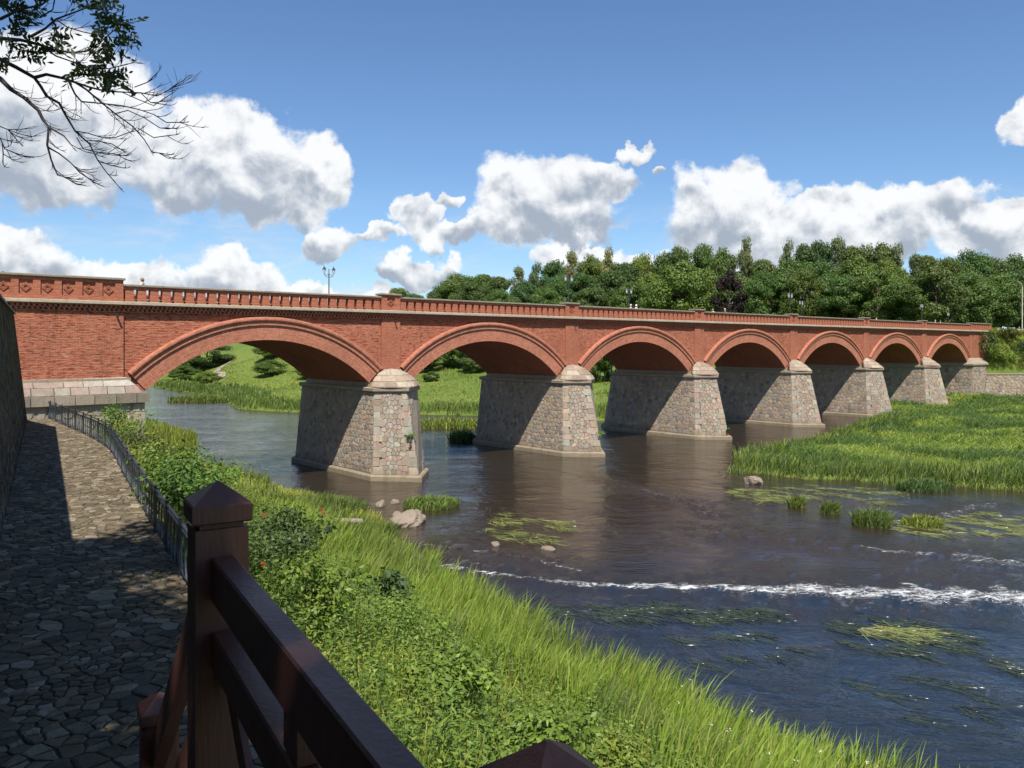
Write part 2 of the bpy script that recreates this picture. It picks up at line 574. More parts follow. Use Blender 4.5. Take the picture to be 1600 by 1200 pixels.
# river water with broken foam where the bed drops
m, t, bs, out = material('river_water')
gp = t.n('ShaderNodeNewGeometry').outputs['Position']
foam_in = attr(t, 'foam')
fsep = t.n('ShaderNodeSeparateColor')
t.link(foam_in, fsep.inputs[0])
flow = t.n('ShaderNodeMapping')
t.link(gp, flow.inputs[0])
flow.inputs['Rotation'].default_value = (0, 0, R(35))
flow.inputs['Scale'].default_value = (0.62, 1.6, 1)
rip1 = t.noise(flow.outputs[0], 1.15, 5, 0.60, 0.9)
rip2 = t.noise(flow.outputs[0], 5.5, 3, 0.55, 0.5)
rip3 = t.noise(gp, 0.16, 4, 0.6, 1.2)
rip4 = t.noise(flow.outputs[0], 0.42, 4, 0.6, 0.8)
calm = t.maprange(rip3, 0.34, 0.62, 0.30, 1.0)
hgt = t.math('MULTIPLY', t.math('ADD', t.math('MULTIPLY_ADD', rip4, 1.5, rip1), t.math('MULTIPLY', rip2, 0.26)), calm)
hgt = t.math('ADD', hgt, t.math('MULTIPLY', t.noise(gp, 4.0, 5, 0.7), t.math('MULTIPLY', fsep.outputs[1], 1.6)))
bed = t.noise(gp, 0.09, 4, 0.6, 0.8)  # patchy noise that breaks up the painted reflection tint
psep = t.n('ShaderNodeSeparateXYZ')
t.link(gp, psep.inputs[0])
refl_mix = t.math('ADD', t.maprange(psep.outputs[1], 31.0, 41.0), t.math('MULTIPLY', t.math('SUBTRACT', bed, 0.5), 1.2))
c_ = t.mix(t.maprange(refl_mix, 0.1, 0.9), (0.0130, 0.0180, 0.0250), (0.0300, 0.0215, 0.0135))   # sky-reflection blue painted into the near water; beyond, brown of water and bridge reflection
fn = t.noise(gp, 4.6, 8, 0.76, 1.2)
fn2 = t.noise(t.scalevec(gp, (0.7, 2.4, 1)), 2.0, 6, 0.72, 0.8)
fm = t.math('ADD', fsep.outputs[0], t.math('MULTIPLY', t.math('SUBTRACT', t.math('MAXIMUM', fn, fn2), 0.60), 4.6))
fm = t.maprange(fm, 0.44, 1.05, smooth=True)
fm = t.math('MULTIPLY', fm, t.maprange(fsep.outputs[0], 0.02, 0.25))
c_ = t.mix(t.math('MULTIPLY', fm, 0.9), c_, (0.76, 0.76, 0.74))
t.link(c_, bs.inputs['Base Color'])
t.link(t.maprange(fm, 0, 1, 0.055, 0.75), bs.inputs['Roughness'])
bs.inputs['IOR'].default_value = 1.43
bs.inputs['Specular IOR Level'].default_value = 0.9
bump(t, bs, t.math('ADD', hgt, t.math('MULTIPLY', fm, 0.5)), 0.55, 0.16)
M['water'] = m

# ------------------------------------------------------------------ the lie of the land
LE = [(83.92, -55.95), (27.97, -3.73), (14.92, 11.19), (8.76, 17.34), (6.34, 20.05), (3.64, 23.5), (1.21, 26.67), (-1.68, 31.24), (-4.48, 36.55), (-5.97, 41.49), (-7.83, 47.09),
      (-10.72, 51.75), (-15.39, 54.83), (-19.58, 57.34), (-24.24, 61.54), (-27.97, 69), (-31.24, 79.26), (-39.16, 90.45), (-60.61, 113.76), (-121.22, 186.49), (-307.7, 391.62)]
RE = [(186.49, -37.3), (93.24, 20.51), (55.95, 46.62), (37.3, 56.41), (29.84, 60.14), (22.38, 62.1), (18.65, 65.74), (19.58, 70.86), (32.64, 83.92), (46.5, 103.5), (53.5, 114),
      (49, 122), (35.43, 115.62), (20.51, 110.96), (7.46, 109.09), (-5.59, 117.49), (-18.65, 120.28), (-32.64, 123.08), (-43.82, 128.68), (-56.88, 156.65), (-75.53, 180.89), (-104.43, 220.05), (-242.43, 391.62)]
RIVER = LE + RE[::-1]
FENCE = [(2.0, 0.9), (-2.0, 7.75), (-6.0, 14.6), (-10.0, 21.5), (-13.0, 26.7), (-16.4, 32.6), (-19.3, 36.8), (-22.3, 40.7), (-26.6, 46.2), (-30.6, 51.4)]
PATH_Z = 6.8
WL = 0.75                          # level of the river
DX, DY = 0.7544, 0.6564            # the bridge runs this way
BX, BY = -25.2, 50.4               # and starts here


def seg_dist(px, py, line):
    d = np.full(px.shape, 1e9)
    for (x0, y0), (x1, y1) in zip(line[:-1], line[1:]):
        vx, vy = x1 - x0, y1 - y0
        tt = np.clip(((px - x0) * vx + (py - y0) * vy) / (vx * vx + vy * vy), 0, 1)
        d = np.minimum(d, np.hypot(px - x0 - tt * vx, py - y0 - tt * vy))
    return d


def inside(px, py, poly):
    r = np.zeros(px.shape, bool)
    n = len(poly)
    for i in range(n):
        x0, y0 = poly[i]
        x1, y1 = poly[(i + 1) % n]
        if y0 == y1:
            continue
        c = ((y0 > py) != (y1 > py)) & (px < (x1 - x0) * (py - y0) / (y1 - y0) + x0)
        r ^= c
    return r


def sstep(a, b, x):
    t_ = np.clip((x - a) / (b - a), 0, 1)
    return t_ * t_ * (3 - 2 * t_)


def vnoise(x, y, s, seed=0):
    """cheap smooth value noise"""
    x, y = x / s, y / s
    xi, yi = np.floor(x).astype(int), np.floor(y).astype(int)
    fx, fy = x - xi, y - yi
    fx, fy = fx * fx * (3 - 2 * fx), fy * fy * (3 - 2 * fy)

    def h(a, b):
        q = (a * 374761393 + b * 668265263 + seed * 1442695) & 0x7fffffff
        q = ((q ^ (q >> 13)) * 1274126177) & 0x7fffffff
        return (q & 0xffff) / 65535.0
    return (h(xi, yi) * (1 - fx) * (1 - fy) + h(xi + 1, yi) * fx * (1 - fy) + h(xi, yi + 1) * (1 - fx) * fy + h(xi + 1, yi + 1) * fx * fy)


def offs(x, y):
    return 0.8625 * x + 0.506 * y        # distance across the path (river side positive)


def terrain(x, y):
    x, y = np.asarray(x, float), np.asarray(y, float)
    wet = inside(x, y, RIVER)
    dl, dr = seg_dist(x, y, LE), seg_dist(x, y, RE)
    left = dl < dr
    left &= ~((x > 60) & (y > 20))
    s = (x - BX) * DX + (y - BY) * DY
    b = -(x - BX) * DY + (y - BY) * DX
    n_small = vnoise(x, y, 1.7, 3) - 0.5
    n_mid = vnoise(x, y, 9.0, 5) - 0.5
    n_big = vnoise(x, y, 45.0, 8) - 0.5
    # near bank
    dp = seg_dist(x, y, FENCE)
    o = offs(x, y)
    on_path = ((o < 2.15) & (y < 33)) | ((x < np.interp(y, [q[1] for q in FENCE], [q[0] for q in FENCE])) & (y >= 33))
    dp = np.where(on_path, 0, dp)
    tt = dl / (dl + dp + 1e-6)
    zl = WL + (PATH_Z - WL) * tt ** 1.35 + 0.10 + (n_small * 0.18 + n_mid * 0.3) * np.clip(dl * 0.5, 0, 1) * (~on_path)
    zl = np.where(on_path | (dp < 0.5), PATH_Z - 0.40, zl)
    up = sstep(-2.5, -3.3, o) * sstep(46.0, 36.0, 0.8625 * y - 0.506 * x)
    zl = zl + up * 5.6
    zl = np.where(b > 11, np.minimum(zl, WL + 0.3 + np.clip(dl, 0, 60) * 0.12), zl)
    # far bank: flood meadow, then the wooded hill
    zr = WL + 0.22 + 0.45 * (1 - np.exp(-dr / 2.0)) + 0.012 * np.clip(dr, 0, 90) + (n_small * 0.22 + n_mid * 0.9) * np.clip(dr / 4, 0, 1)
    hill = sstep(30, 190, b) * 13.0 + sstep(40, 320, b) * 6.0 + n_big * 5.0 * sstep(40, 120, b)
    zr = zr + hill * sstep(10, 70, dr)
    # embankment that carries the road off the bridge
    emb = 5.6 + 7.75 * sstep(146.9, 151.0, y) + (n_small + n_mid) * 0.5
    zr = np.where((x > 87.0) & (y > 147.25) & (b < 60), np.maximum(zr, emb), zr)
    road = (s > 151) & (b > -1.0) & (b < 14)
    zr = np.where(road, 13.45, zr)
    plateau = sstep(142, 160, s) * sstep(-1.0, 10, b)
    zr = np.maximum(zr, plateau * 13.2)
    z = np.where(left, zl, zr)
    dm = np.minimum(dl, dr)
    bed_ = WL - np.minimum(0.25 + dm * 0.16, 1.1)
    return np.where(wet, bed_, z)


def axis(fine0, fine1, step, lo, hi, grow=1.09):
    a = list(np.arange(fine0, fine1, step))
    st, v = step, a[-1]
    while v < hi:
        st *= grow
        v += st
        a.append(v)
    st, v, pre = step, a[0], []
    while v > lo:
        st *= grow
        v -= st
        pre.append(v)
    return np.array(pre[::-1] + a)


gx = axis(-36, 112, 1.0, -1800, 1800)
gy = axis(-4, 158, 1.0, -400, 3000, 1.06)
XX, YY = np.meshgrid(gx, gy)
ZZ = terrain(XX, YY)
ii = np.arange(len(gy) - 1)[:, None] * len(gx) + np.arange(len(gx) - 1)[None, :]
FF = np.stack([ii, ii + 1, ii + 1 + len(gx), ii + len(gx)], -1).reshape(-1, 4)
g_ = np_mesh('ground', np.stack([XX, YY, ZZ], -1).reshape(-1, 3), FF, M['turf'], smooth=True)
tag(g_, 'grassy river banks and meadow rising to the wooded hill', 'ground', kind='structure')

# water sheet: fine where it runs over the ledges
FOAM = [  # polyline, half width at each point, strength
    ([(-4.01, 37.58), (-2.42, 37.02), (-0.28, 35.9), (2.24, 34.69), (4.38, 34.31), (6.9, 34.13), (9.51, 33.94), (12.21, 33.75), (14.64, 33.19), (17.16, 32.91), (19.67, 32.73), (27.97, 31.24)],
     [.25, .32, .36, .42, .45, .6, .85, .9, .9, 1.0, 1.2, 1.3], 1.0),
    ([(-5.31, 41.68), (-3.26, 41.03), (-1.31, 40.09), (0.93, 38.88), (2.14, 37.48), (3.08, 36.74)], [.2, .25, .2, .35, .5, .3], 0.72),
    ([(17.72, 41.03), (19.21, 40), (20.79, 39.63)], [.4, .9, .4], 0.85),
    ([(26.57, 48.77), (28.35, 49.98), (29.84, 51.66), (31.52, 52.12)], [.6, .3, .3, .3], 0.75),
    ([(22.1, 39.35), (23.12, 38.42), (26.29, 36.18)], [.6, .9, .9], 0.75),
    ([(6.53, 64.34), (7.09, 63.03), (9.23, 57.44), (11.84, 52.68), (12.49, 48.49)], [.2, .3, .35, .4, .3], 0.55),
    ([(11.19, 44.76), (15.85, 42.43)], [.9, .7], 0.42),
    ([(-5.22, 39.72), (-2.8, 38.6), (0.93, 36.74)], [.15, .2, .2], 0.5),
]
wx = axis(-8, 34, 0.22, -1800, 1800, 1.10)
wy = axis(28, 54, 0.22, -400, 3000, 1.10)
WX, WY = np.meshgrid(wx, wy)
foam = np.zeros(WX.shape)
chop = np.zeros(WX.shape)
for line, hw, st in FOAM:
    for k in range(len(line) - 1):
        (x0, y0), (x1, y1) = line[k], line[k + 1]
        vx, vy = x1 - x0, y1 - y0
        tt = np.clip(((WX - x0) * vx + (WY - y0) * vy) / (vx * vx + vy * vy), 0, 1)
        d_ = np.hypot(WX - x0 - tt * vx, WY - y0 - tt * vy)
        wd = hw[k] * (1 - tt) + hw[k + 1] * tt
        wd = wd * (0.5 + 2.1 * vnoise(WX, WY, 0.9, 11) * vnoise(WX, WY, 3.1, 12) * 1.6)
        foam = np.maximum(foam, st * np.clip(1.25 - d_ / wd, 0, 1))
        chop = np.maximum(chop, np.clip(1.2 - d_ / (wd * 3.0 + 0.8), 0, 1))
WZ = 0.11 * chop * (vnoise(WX, WY, 0.55, 21) + 0.6 * vnoise(WX, WY, 0.27, 22) - 0.8) + 0.10 * foam * (0.4 + vnoise(WX, WY, 0.35, 23))
# gentle waves on the open river
WZ = WZ + 0.014 * (vnoise(WX, WY, 0.8, 31) - 0.5) * (WY < 90)
ii = np.arange(len(wy) - 1)[:, None] * len(wx) + np.arange(len(wx) - 1)[None, :]
FF = np.stack([ii, ii + 1, ii + 1 + len(wx), ii + len(wx)], -1).reshape(-1, 4)
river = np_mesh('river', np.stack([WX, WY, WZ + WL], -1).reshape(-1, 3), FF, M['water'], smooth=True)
fa = river.data.color_attributes.new('foam', 'FLOAT_COLOR', 'POINT')
fb = np.zeros((foam.size, 4), np.float32)
fb[:, 0] = foam.ravel()
fb[:, 1] = chop.ravel()
fb[:, 3] = 1
fa.data.foreach_set('color', fb.ravel())
tag(river, 'dark brown river breaking white over low ledges', 'river', kind='structure')


# ------------------------------------------------------------------ stone cutting
def clip_poly(poly, ax, ay, bx, by):
    """keep the half of poly nearer to a than to b"""
    mx, my = (ax + bx) / 2, (ay + by) / 2
    nx, ny = bx - ax, by - ay
    out_, n = [], len(poly)
    for i in range(n):
        p, q = poly[i], poly[(i + 1) % n]
        dp_ = (p[0] - mx) * nx + (p[1] - my) * ny
        dq = (q[0] - mx) * nx + (q[1] - my) * ny
        if dp_ <= 0:
            out_.append(p)
        if (dp_ < 0 < dq) or (dq < 0 < dp_):
            k = dp_ / (dp_ - dq)
            out_.append((p[0] + (q[0] - p[0]) * k, p[1] + (q[1] - p[1]) * k))
    return out_


def voronoi(pts, u0, u1, v0, v1, reach):
    """cells of jittered points inside a rectangle"""
    grid = {}
    for k, (a, b) in enumerate(pts):
        grid.setdefault((int(a // reach), int(b // reach)), []).append(k)
    cells = []
    for k, (a, b) in enumerate(pts):
        poly = [(u0, v0), (u1, v0), (u1, v1), (u0, v1)]
        ci, cj = int(a // reach), int(b // reach)
        near = [q for i in (-1, 0, 1) for j in (-1, 0, 1) for q in grid.get((ci + i, cj + j), []) if q != k]
        near.sort(key=lambda q: (pts[q][0] - a) ** 2 + (pts[q][1] - b) ** 2)
        for q in near[:18]:
            poly = clip_poly(poly, a, b, *pts[q])
            if len(poly) < 3:
                break
        if len(poly) >= 3:
            cells.append(poly)
    return cells


def scatter_pts(u0, u1, v0, v1, su, sv, rnd, jit=0.42):
    pts = []
    nu, nv = max(1, round((u1 - u0) / su)), max(1, round((v1 - v0) / sv))
    for j in range(nv):
        for i in range(nu):
            pts.append((u0 + (i + 0.5 + (0.25 if j % 2 else -0.25) + rnd.uniform(-jit, jit)) * (u1 - u0) / nu,
                        v0 + (j + 0.5 + rnd.uniform(-jit, jit)) * (v1 - v0) / nv))
    return [(min(max(a, u0 + .01), u1 - .01), min(max(b, v0 + .01), v1 - .01)) for a, b in pts]


def coursed(u0, u1, v0, v1, hrow, wmin, wmax, rnd, skew=0.04):
    cells, v = [], v0
    while v < v1 - 0.05:
        h = min(hrow * rnd.uniform(0.75, 1.25), v1 - v)
        if v1 - v - h < hrow * 0.4:
            h = v1 - v
        u = u0
        while u < u1 - 0.02:
            wd = rnd.uniform(wmin, wmax)
            if u1 - u - wd < wmin * 0.7:
                wd = u1 - u
            j = lambda: rnd.uniform(-skew, skew)
            cells.append([(u + j(), v + j()), (u + wd + j(), v + j()), (u + wd + j(), v + h + j()), (u + j(), v + h + j())])
            u += wd
        v += h
    return cells


def poly_area(p):
    return 0.5 * abs(sum(p[i][0] * p[(i + 1) % len(p)][1] - p[(i + 1) % len(p)][0] * p[i][1] for i in range(len(p))))


def stone_geo(poly, place, gap, proud, bevel, rnd, roundc=False):
    """verts/faces of one stone; place(u, v, h) -> point"""
    n = len(poly)
    cu, cv = sum(p[0] for p in poly) / n, sum(p[1] for p in poly) / n
    if roundc and n < 9:                       # cut the corners so it reads as a field stone
        q = []
        for i in range(n):
            a, b, c = poly[i - 1], poly[i], poly[(i + 1) % n]
            q.append((b[0] * .72 + a[0] * .28, b[1] * .72 + a[1] * .28))
            q.append((b[0] * .72 + c[0] * .28, b[1] * .72 + c[1] * .28))
        poly, n = q, len(q)
    def shr(p, g):
        dx_, dy_ = p[0] - cu, p[1] - cv
        l = math.hypot(dx_, dy_) + 1e-6
        k = max(0.25, (l - g) / l)
        return cu + dx_ * k, cv + dy_ * k
    base = [shr(p, gap) for p in poly]
    top = [shr(p, gap + bevel) for p in poly]
    vs = [place(a, b, -0.05) for a, b in base]
    vs += [place(a, b, proud * 0.55) for a, b in base]
    vs += [place(a, b, proud * rnd.uniform(0.75, 1.15)) for a, b in top]
    fs = []
    for l in (0, 1):
        for k in range(n):
            fs.append((l * n + k, l * n + (k + 1) % n, (l + 1) * n + (k + 1) % n, (l + 1) * n + k))
    fs.append(tuple(2 * n + k for k in range(n)))
    return vs, fs


def bilinear(A, B, Cc, D, lu, lv):
    A, B, Cc, D = (Vector(p) for p in (A, B, Cc, D))
    nrm = ((B - A).cross(D - A)).normalized()

    def place(u, v, h):
        a, b = u / lu, v / lv
        p = A * (1 - a) * (1 - b) + B * a * (1 - b) + Cc * a * b + D * (1 - a) * b
        return p + nrm * h
    return place


GRANITE = [(.42, .32, .245), (.40, .29, .225), (.35, .315, .265), (.45, .37, .27), (.31, .275, .235), (.38, .28, .20), (.44, .345, .26), (.25, .215, .185), (.41, .33, .235)]
PINKS = [(0.397, 0.307, 0.242), (0.379, 0.278, 0.223), (0.406, 0.355, 0.270), (0.351, 0.336, 0.270), (0.406, 0.374, 0.298), (0.351, 0.259, 0.186), (0.333, 0.298, 0.232), (0.361, 0.288, 0.223), (0.298, 0.259, 0.205)]


def tint(pal, rnd, k=0.12):
    c = rnd.choice(pal)
    f_ = 1 + rnd.uniform(-k, k)
    return tuple(x * f_ for x in c)

# ------------------------------------------------------------------ the brick bridge
# bridge frame: x along the bridge, y away from the viewer (front face y = 0), z up
BRZ = math.atan2(DY, DX)
bridge = empty('brick_bridge', (BX, BY, 0), BRZ)
tag(bridge, 'long red brick bridge of seven arches on granite piers across the river', 'bridge')
SPAN, NB = 20.5, 7
WID = 10.5
HALF = 8.25
ZS, ZC = 8.2, 11.5
RAD = (HALF ** 2 + (ZC - ZS) ** 2) / (2 * (ZC - ZS))
ZO = ZC - RAD
PHI = math.asin(HALF / RAD)
TOPW = 13.2


def bay(k):
    c = SPAN * (k + 0.5)
    g = G()
    s0, s1 = c - SPAN / 2, c + SPAN / 2
    if k == 0:
        s0 += 0.6
    if k == NB - 1:
        s1 += 0.0
    ss = [s0] + [c + RAD * math.sin(-PHI + 2 * PHI * q / 44) for q in range(45)] + [s1]
    zz = [ZS] + [ZO + RAD * math.cos(-PHI + 2 * PHI * q / 44) for q in range(45)] + [ZS]
    for y, flip in ((0.0, False), (WID, True)):
        g = G()
        for q in range(len(ss) - 1):
            vs = [(ss[q], y, zz[q]), (ss[q + 1], y, zz[q + 1]), (ss[q + 1], y, TOPW), (ss[q], y, TOPW)]
            g.add(vs, [(0, 1, 2, 3) if not flip else (3, 2, 1, 0)])
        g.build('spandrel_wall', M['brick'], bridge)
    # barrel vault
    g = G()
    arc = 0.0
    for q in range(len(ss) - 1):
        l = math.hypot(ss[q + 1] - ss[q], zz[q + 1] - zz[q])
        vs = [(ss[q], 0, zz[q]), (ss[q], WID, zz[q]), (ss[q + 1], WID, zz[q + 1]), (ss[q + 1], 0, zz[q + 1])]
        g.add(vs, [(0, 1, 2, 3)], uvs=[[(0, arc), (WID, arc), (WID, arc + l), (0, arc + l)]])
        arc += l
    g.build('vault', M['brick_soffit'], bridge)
    # arch ring: three stepped orders, the outer ones standing proud
    def order(name, r0, r1, y0, y1, rounded, parent, mat):
        g = G()
        if rounded:
            prof = [(r0, 0.0)] + [(r0 + (r1 - r0) * (0.5 - 0.5 * math.cos(math.pi * q / 5)),
                                   y0 + (y1 - y0) * math.sin(math.pi * q / 5) ** 0.6) for q in range(6)] + [(r1, 0.0)]
        else:
            prof = [(r0, 0.0), (r0, y1), (r1, y1), (r1, 0.0)]
        n = 72
        lens = [0]
        for a, b in zip(prof[:-1], prof[1:]):
            lens.append(lens[-1] + math.hypot(b[0] - a[0], b[1] - a[1]))
        for q in range(n):
            a0, a1 = -PHI + 2 * PHI * q / n, -PHI + 2 * PHI * (q + 1) / n
            u0, u1 = a0 * RAD, a1 * RAD
            for j in range(len(prof) - 1):
                (ra, ya), (rb, yb) = prof[j], prof[j + 1]
                P = lambda r, a, y: (c + r * math.sin(a), y, ZO + r * math.cos(a))
                g.add([P(ra, a0, ya), P(ra, a1, ya), P(rb, a1, yb), P(rb, a0, yb)], [(0, 1, 2, 3)],
                      uvs=[[(u0, lens[j]), (u1, lens[j]), (u1, lens[j + 1]), (u0, lens[j + 1])]])
        return g.build(name, mat, parent, smooth=False)
    ring = order('arch_ring', RAD + 0.004, RAD + 1.06, 0, -0.09, False, bridge, M['brick_ring'])
    order('inner_moulding', RAD + 1.06, RAD + 1.31, 0, -0.20, False, ring, M['brick_ring'])
    order('outer_moulding', RAD + 1.31, RAD + 1.66, -0.16, -0.34, True, ring, M['brick_ring'])


for k in range(NB):
    bay(k)


def diamond(g, s, z, r, y, t_=0.075):
    """stepped brick lozenge standing proud of a panel"""
    n = 4
    for q in range(4):
        for j in range(n):
            a = j / n
            dx_, dz_ = r * (1 - a), r * a
            sx, sz = [(1, 1), (-1, 1), (-1, -1), (1, -1)][q]
            if q in (1, 3):
                dx_, dz_ = r * a, r * (1 - a)
            g.box(s + sx * dx_ - t_, s + sx * dx_ + t_, y, y + 0.12, z + sz * dz_ - t_, z + sz * dz_ + t_)
    return g


# pilasters over the piers
for k in range(1, NB + 1):
    s = SPAN * k
    g = G()
    hw = 0.86
    if k == NB:
        g.box(s - 0.86, s + 0.5, -0.13, 0.3, 8.9, TOPW)
    else:
        g.box(s - hw, s + hw, -0.13, 0.3, 8.9, TOPW)
    g.build('pilaster', M['brick_new'], bridge)
    g = G().tube([(s + 0.35, 0.1, 13.02), (s + 0.35, -0.42, 12.95)], 0.055, 7)
    g.build('drain_spout', M['black'], bridge)
G().tube([(0.2, 0.1, 13.02), (0.2, -0.55, 12.95)], 0.06, 7).build('drain_spout', M['black'], bridge)

# brick abutment walls beyond the arches
g = G()
g.box(-16, 0.6, -0.15, WID + 0.15, 9.06, TOPW)
g.build('abutment_wall', M['brick'], bridge)
g = G()
g.box(144.0, 153.4, -0.15, WID + 0.15, 7.6, TOPW)
g.build('abutment_wall', M['brick'], bridge)

# cornice: corbel courses, two rows of dentils, pale slab
S0, S1 = -16.0, 153.6
g = G()
g.box(S0, S1, -0.24, 0.4, 13.20, 13.27)
g.box(S0, S1, -0.30, 0.4, 13.42, 13.47)
g.box(S0, S1, -0.39, 0.4, 13.60, 13.665)
g.box(S0, S1, WID - 0.4, WID + 0.3, 13.20, 13.665)
g.box(S0, S1, -0.12, 0.4, 13.27, 13.42)
g.box(S0, S1, -0.2, 0.4, 13.47, 13.60)
corn = g.build('cornice', M['brick'], bridge)
g = G()
s = S0
while s < S1:
    g.box(s, s + 0.14, -0.28, -0.11, 13.272, 13.418)
    g.box(s + 0.07, s + 0.21, -0.36, -0.19, 13.472, 13.598)
    s += 0.28
tag(g.build('dentil_course', M['brick_new'], corn), kind='stuff')
rnd = random.Random(5)
slab = empty('cornice_slabs', parent=bridge)
s = S0
while s < S1:
    l = 1.9
    e = min(s + l - 0.012, S1)
    g = G().box(s, e, -0.52 + rnd.uniform(-.015, .015), 0.45, 13.668, 13.885 + rnd.uniform(-.012, .012), bev=0.025)
    g.build('slab', M['slab'], slab)
    s += l
g = G().box(S0, S1, WID - 0.45, WID + 0.5, 13.668, 13.88)
g.build('slab_far_side', M['slab'], slab).name = 'slab'
G().box(S0, 400, 0.46, WID - 0.46, 13.3, 13.72).build('roadway', M['deck'], bridge)

# parapets: brick balusters under a coping, a block with a lozenge over every pier
PITCH = (SPAN - 1.72) / 25
g = G()
g.box(-0.255, 0.255, -0.02, 0.42, 14.06, 14.70)
g.box(-0.30, 0.30, -0.05, 0.46, 13.888, 14.02)
bal_me = g.build('baluster_master', M['brick_new'])
bal_mesh = bal_me.data
bpy.data.objects.remove(bal_me)
far = G()
for k in range(NB):
    a, b = SPAN * k + 0.86, SPAN * (k + 1) - 0.86
    if k == 0:
        a = 0.62
    if k == NB - 1:
        b = SPAN * NB - 0.3
    par = G()
    par.box(a, b, -0.06, 0.47, 14.02, 14.06)
    par.box(a, b, -0.05, 0.45, 14.70, 14.865)
    pb = par.build('parapet', M['brick_new'], bridge)
    cg = G()
    s = a
    while s < b - 0.01:
        e = min(s + 2.35, b)
        cg.box(s, e - 0.008, -0.17, 0.57, 14.867 + rnd.uniform(0, .004), 15.0 + rnd.uniform(-.012, .012), bev=0.02)
        s = e
    cg.build('coping', M['coping'], pb)
    n = round((b - a) / PITCH)
    for q in range(n):
        s = a + (q + 0.5) * (b - a) / n
        o = link_mesh('baluster', bal_mesh, None, pb)
        o.location = (s, 0, 0)
        far.box(s - 0.23, s + 0.23, WID - 0.42, WID + 0.02, 14.06, 14.70)
    far.box(a, b, WID - 0.45, WID + 0.05, 14.70, 14.865)
    far.box(a, b, WID - 0.45, WID + 0.05, 13.885, 14.06)
    far.box(a, b, WID - 0.57, WID + 0.17, 14.868, 15.0)
far.build('far_parapet', M['brick_new'], bridge)


def block(s0, s1, ztop, panels):
    y0 = -0.14
    g = G()
    g.box(s0, s1, -0.03, 0.55, 13.886, ztop - 0.15)
    # raised frame round every sunk panel
    zb, zt = 14.17, ztop - 0.36
    edges = [s0] + [x for c_, hw in panels for x in (c_ - hw, c_ + hw)] + [s1]
    for q in range(0, len(edges), 2):
        g.box(edges[q], edges[q + 1], y0, 0.0, zb, zt)
    g.box(s0, s1, y0, 0.0, 13.886, zb)
    g.box(s0, s1, y0, 0.0, zt, ztop - 0.15)
    body = g.build('parapet_block', M['brick_new'], bridge)
    for c_, hw in panels:
        diamond(G(), c_, (zb + zt) / 2, min(hw * 0.55, 0.21), -0.095, 0.055).build('lozenge', M['brick_new'], body)
    cg = G()
    s = s0 - 0.1
    while s < s1 + 0.09:
        e = min(s + 2.4, s1 + 0.1)
        cg.box(s, e - 0.006, -0.27, 0.68, ztop - 0.148, ztop, bev=0.025)
        s = e
    cg.build('coping', M['coping'], body)
    return body


for k in range(1, NB):
    block(SPAN * k - 0.86, SPAN * k + 0.86, 15.25, [(SPAN * k, 0.36)])
block(-16.0, 0.6, 15.38, [(-0.25 - 1.13 * q, 0.37) for q in range(13, -1, -1)])
block(SPAN * NB - 0.3, 153.5, 15.25, [(SPAN * NB + 0.6 + 1.13 * q, 0.36) for q in range(8)])
G().box(-16, 0.6, WID - 0.5, WID + 0.05, 13.885, 15.3).build('far_parapet', M['brick_new'], bridge)
G().box(SPAN * NB - 0.3, 153.5, WID - 0.5, WID + 0.05, 13.885, 15.2).build('far_parapet', M['brick_new'], bridge)

# ---- piers
n_stone = [0]
STONE_LIMIT = 292


def lay(cells, place, parent, pal, rnd, gap, proud, bevel, single, roundc=False, joined=None):
    for poly in cells:
        ar = poly_area(poly)
        if ar < 0.012:
            continue
        vs, fs = stone_geo(poly, place, gap, proud * rnd.uniform(0.6, 1.3), bevel, rnd, roundc)
        col = tint(pal, rnd)
        if single and n_stone[0] < STONE_LIMIT and ar > 0.05:
            n_stone[0] += 1
            G().add(vs, fs, col).build('stone', M['stone'], parent)
        else:
            joined.add(vs, fs, col)


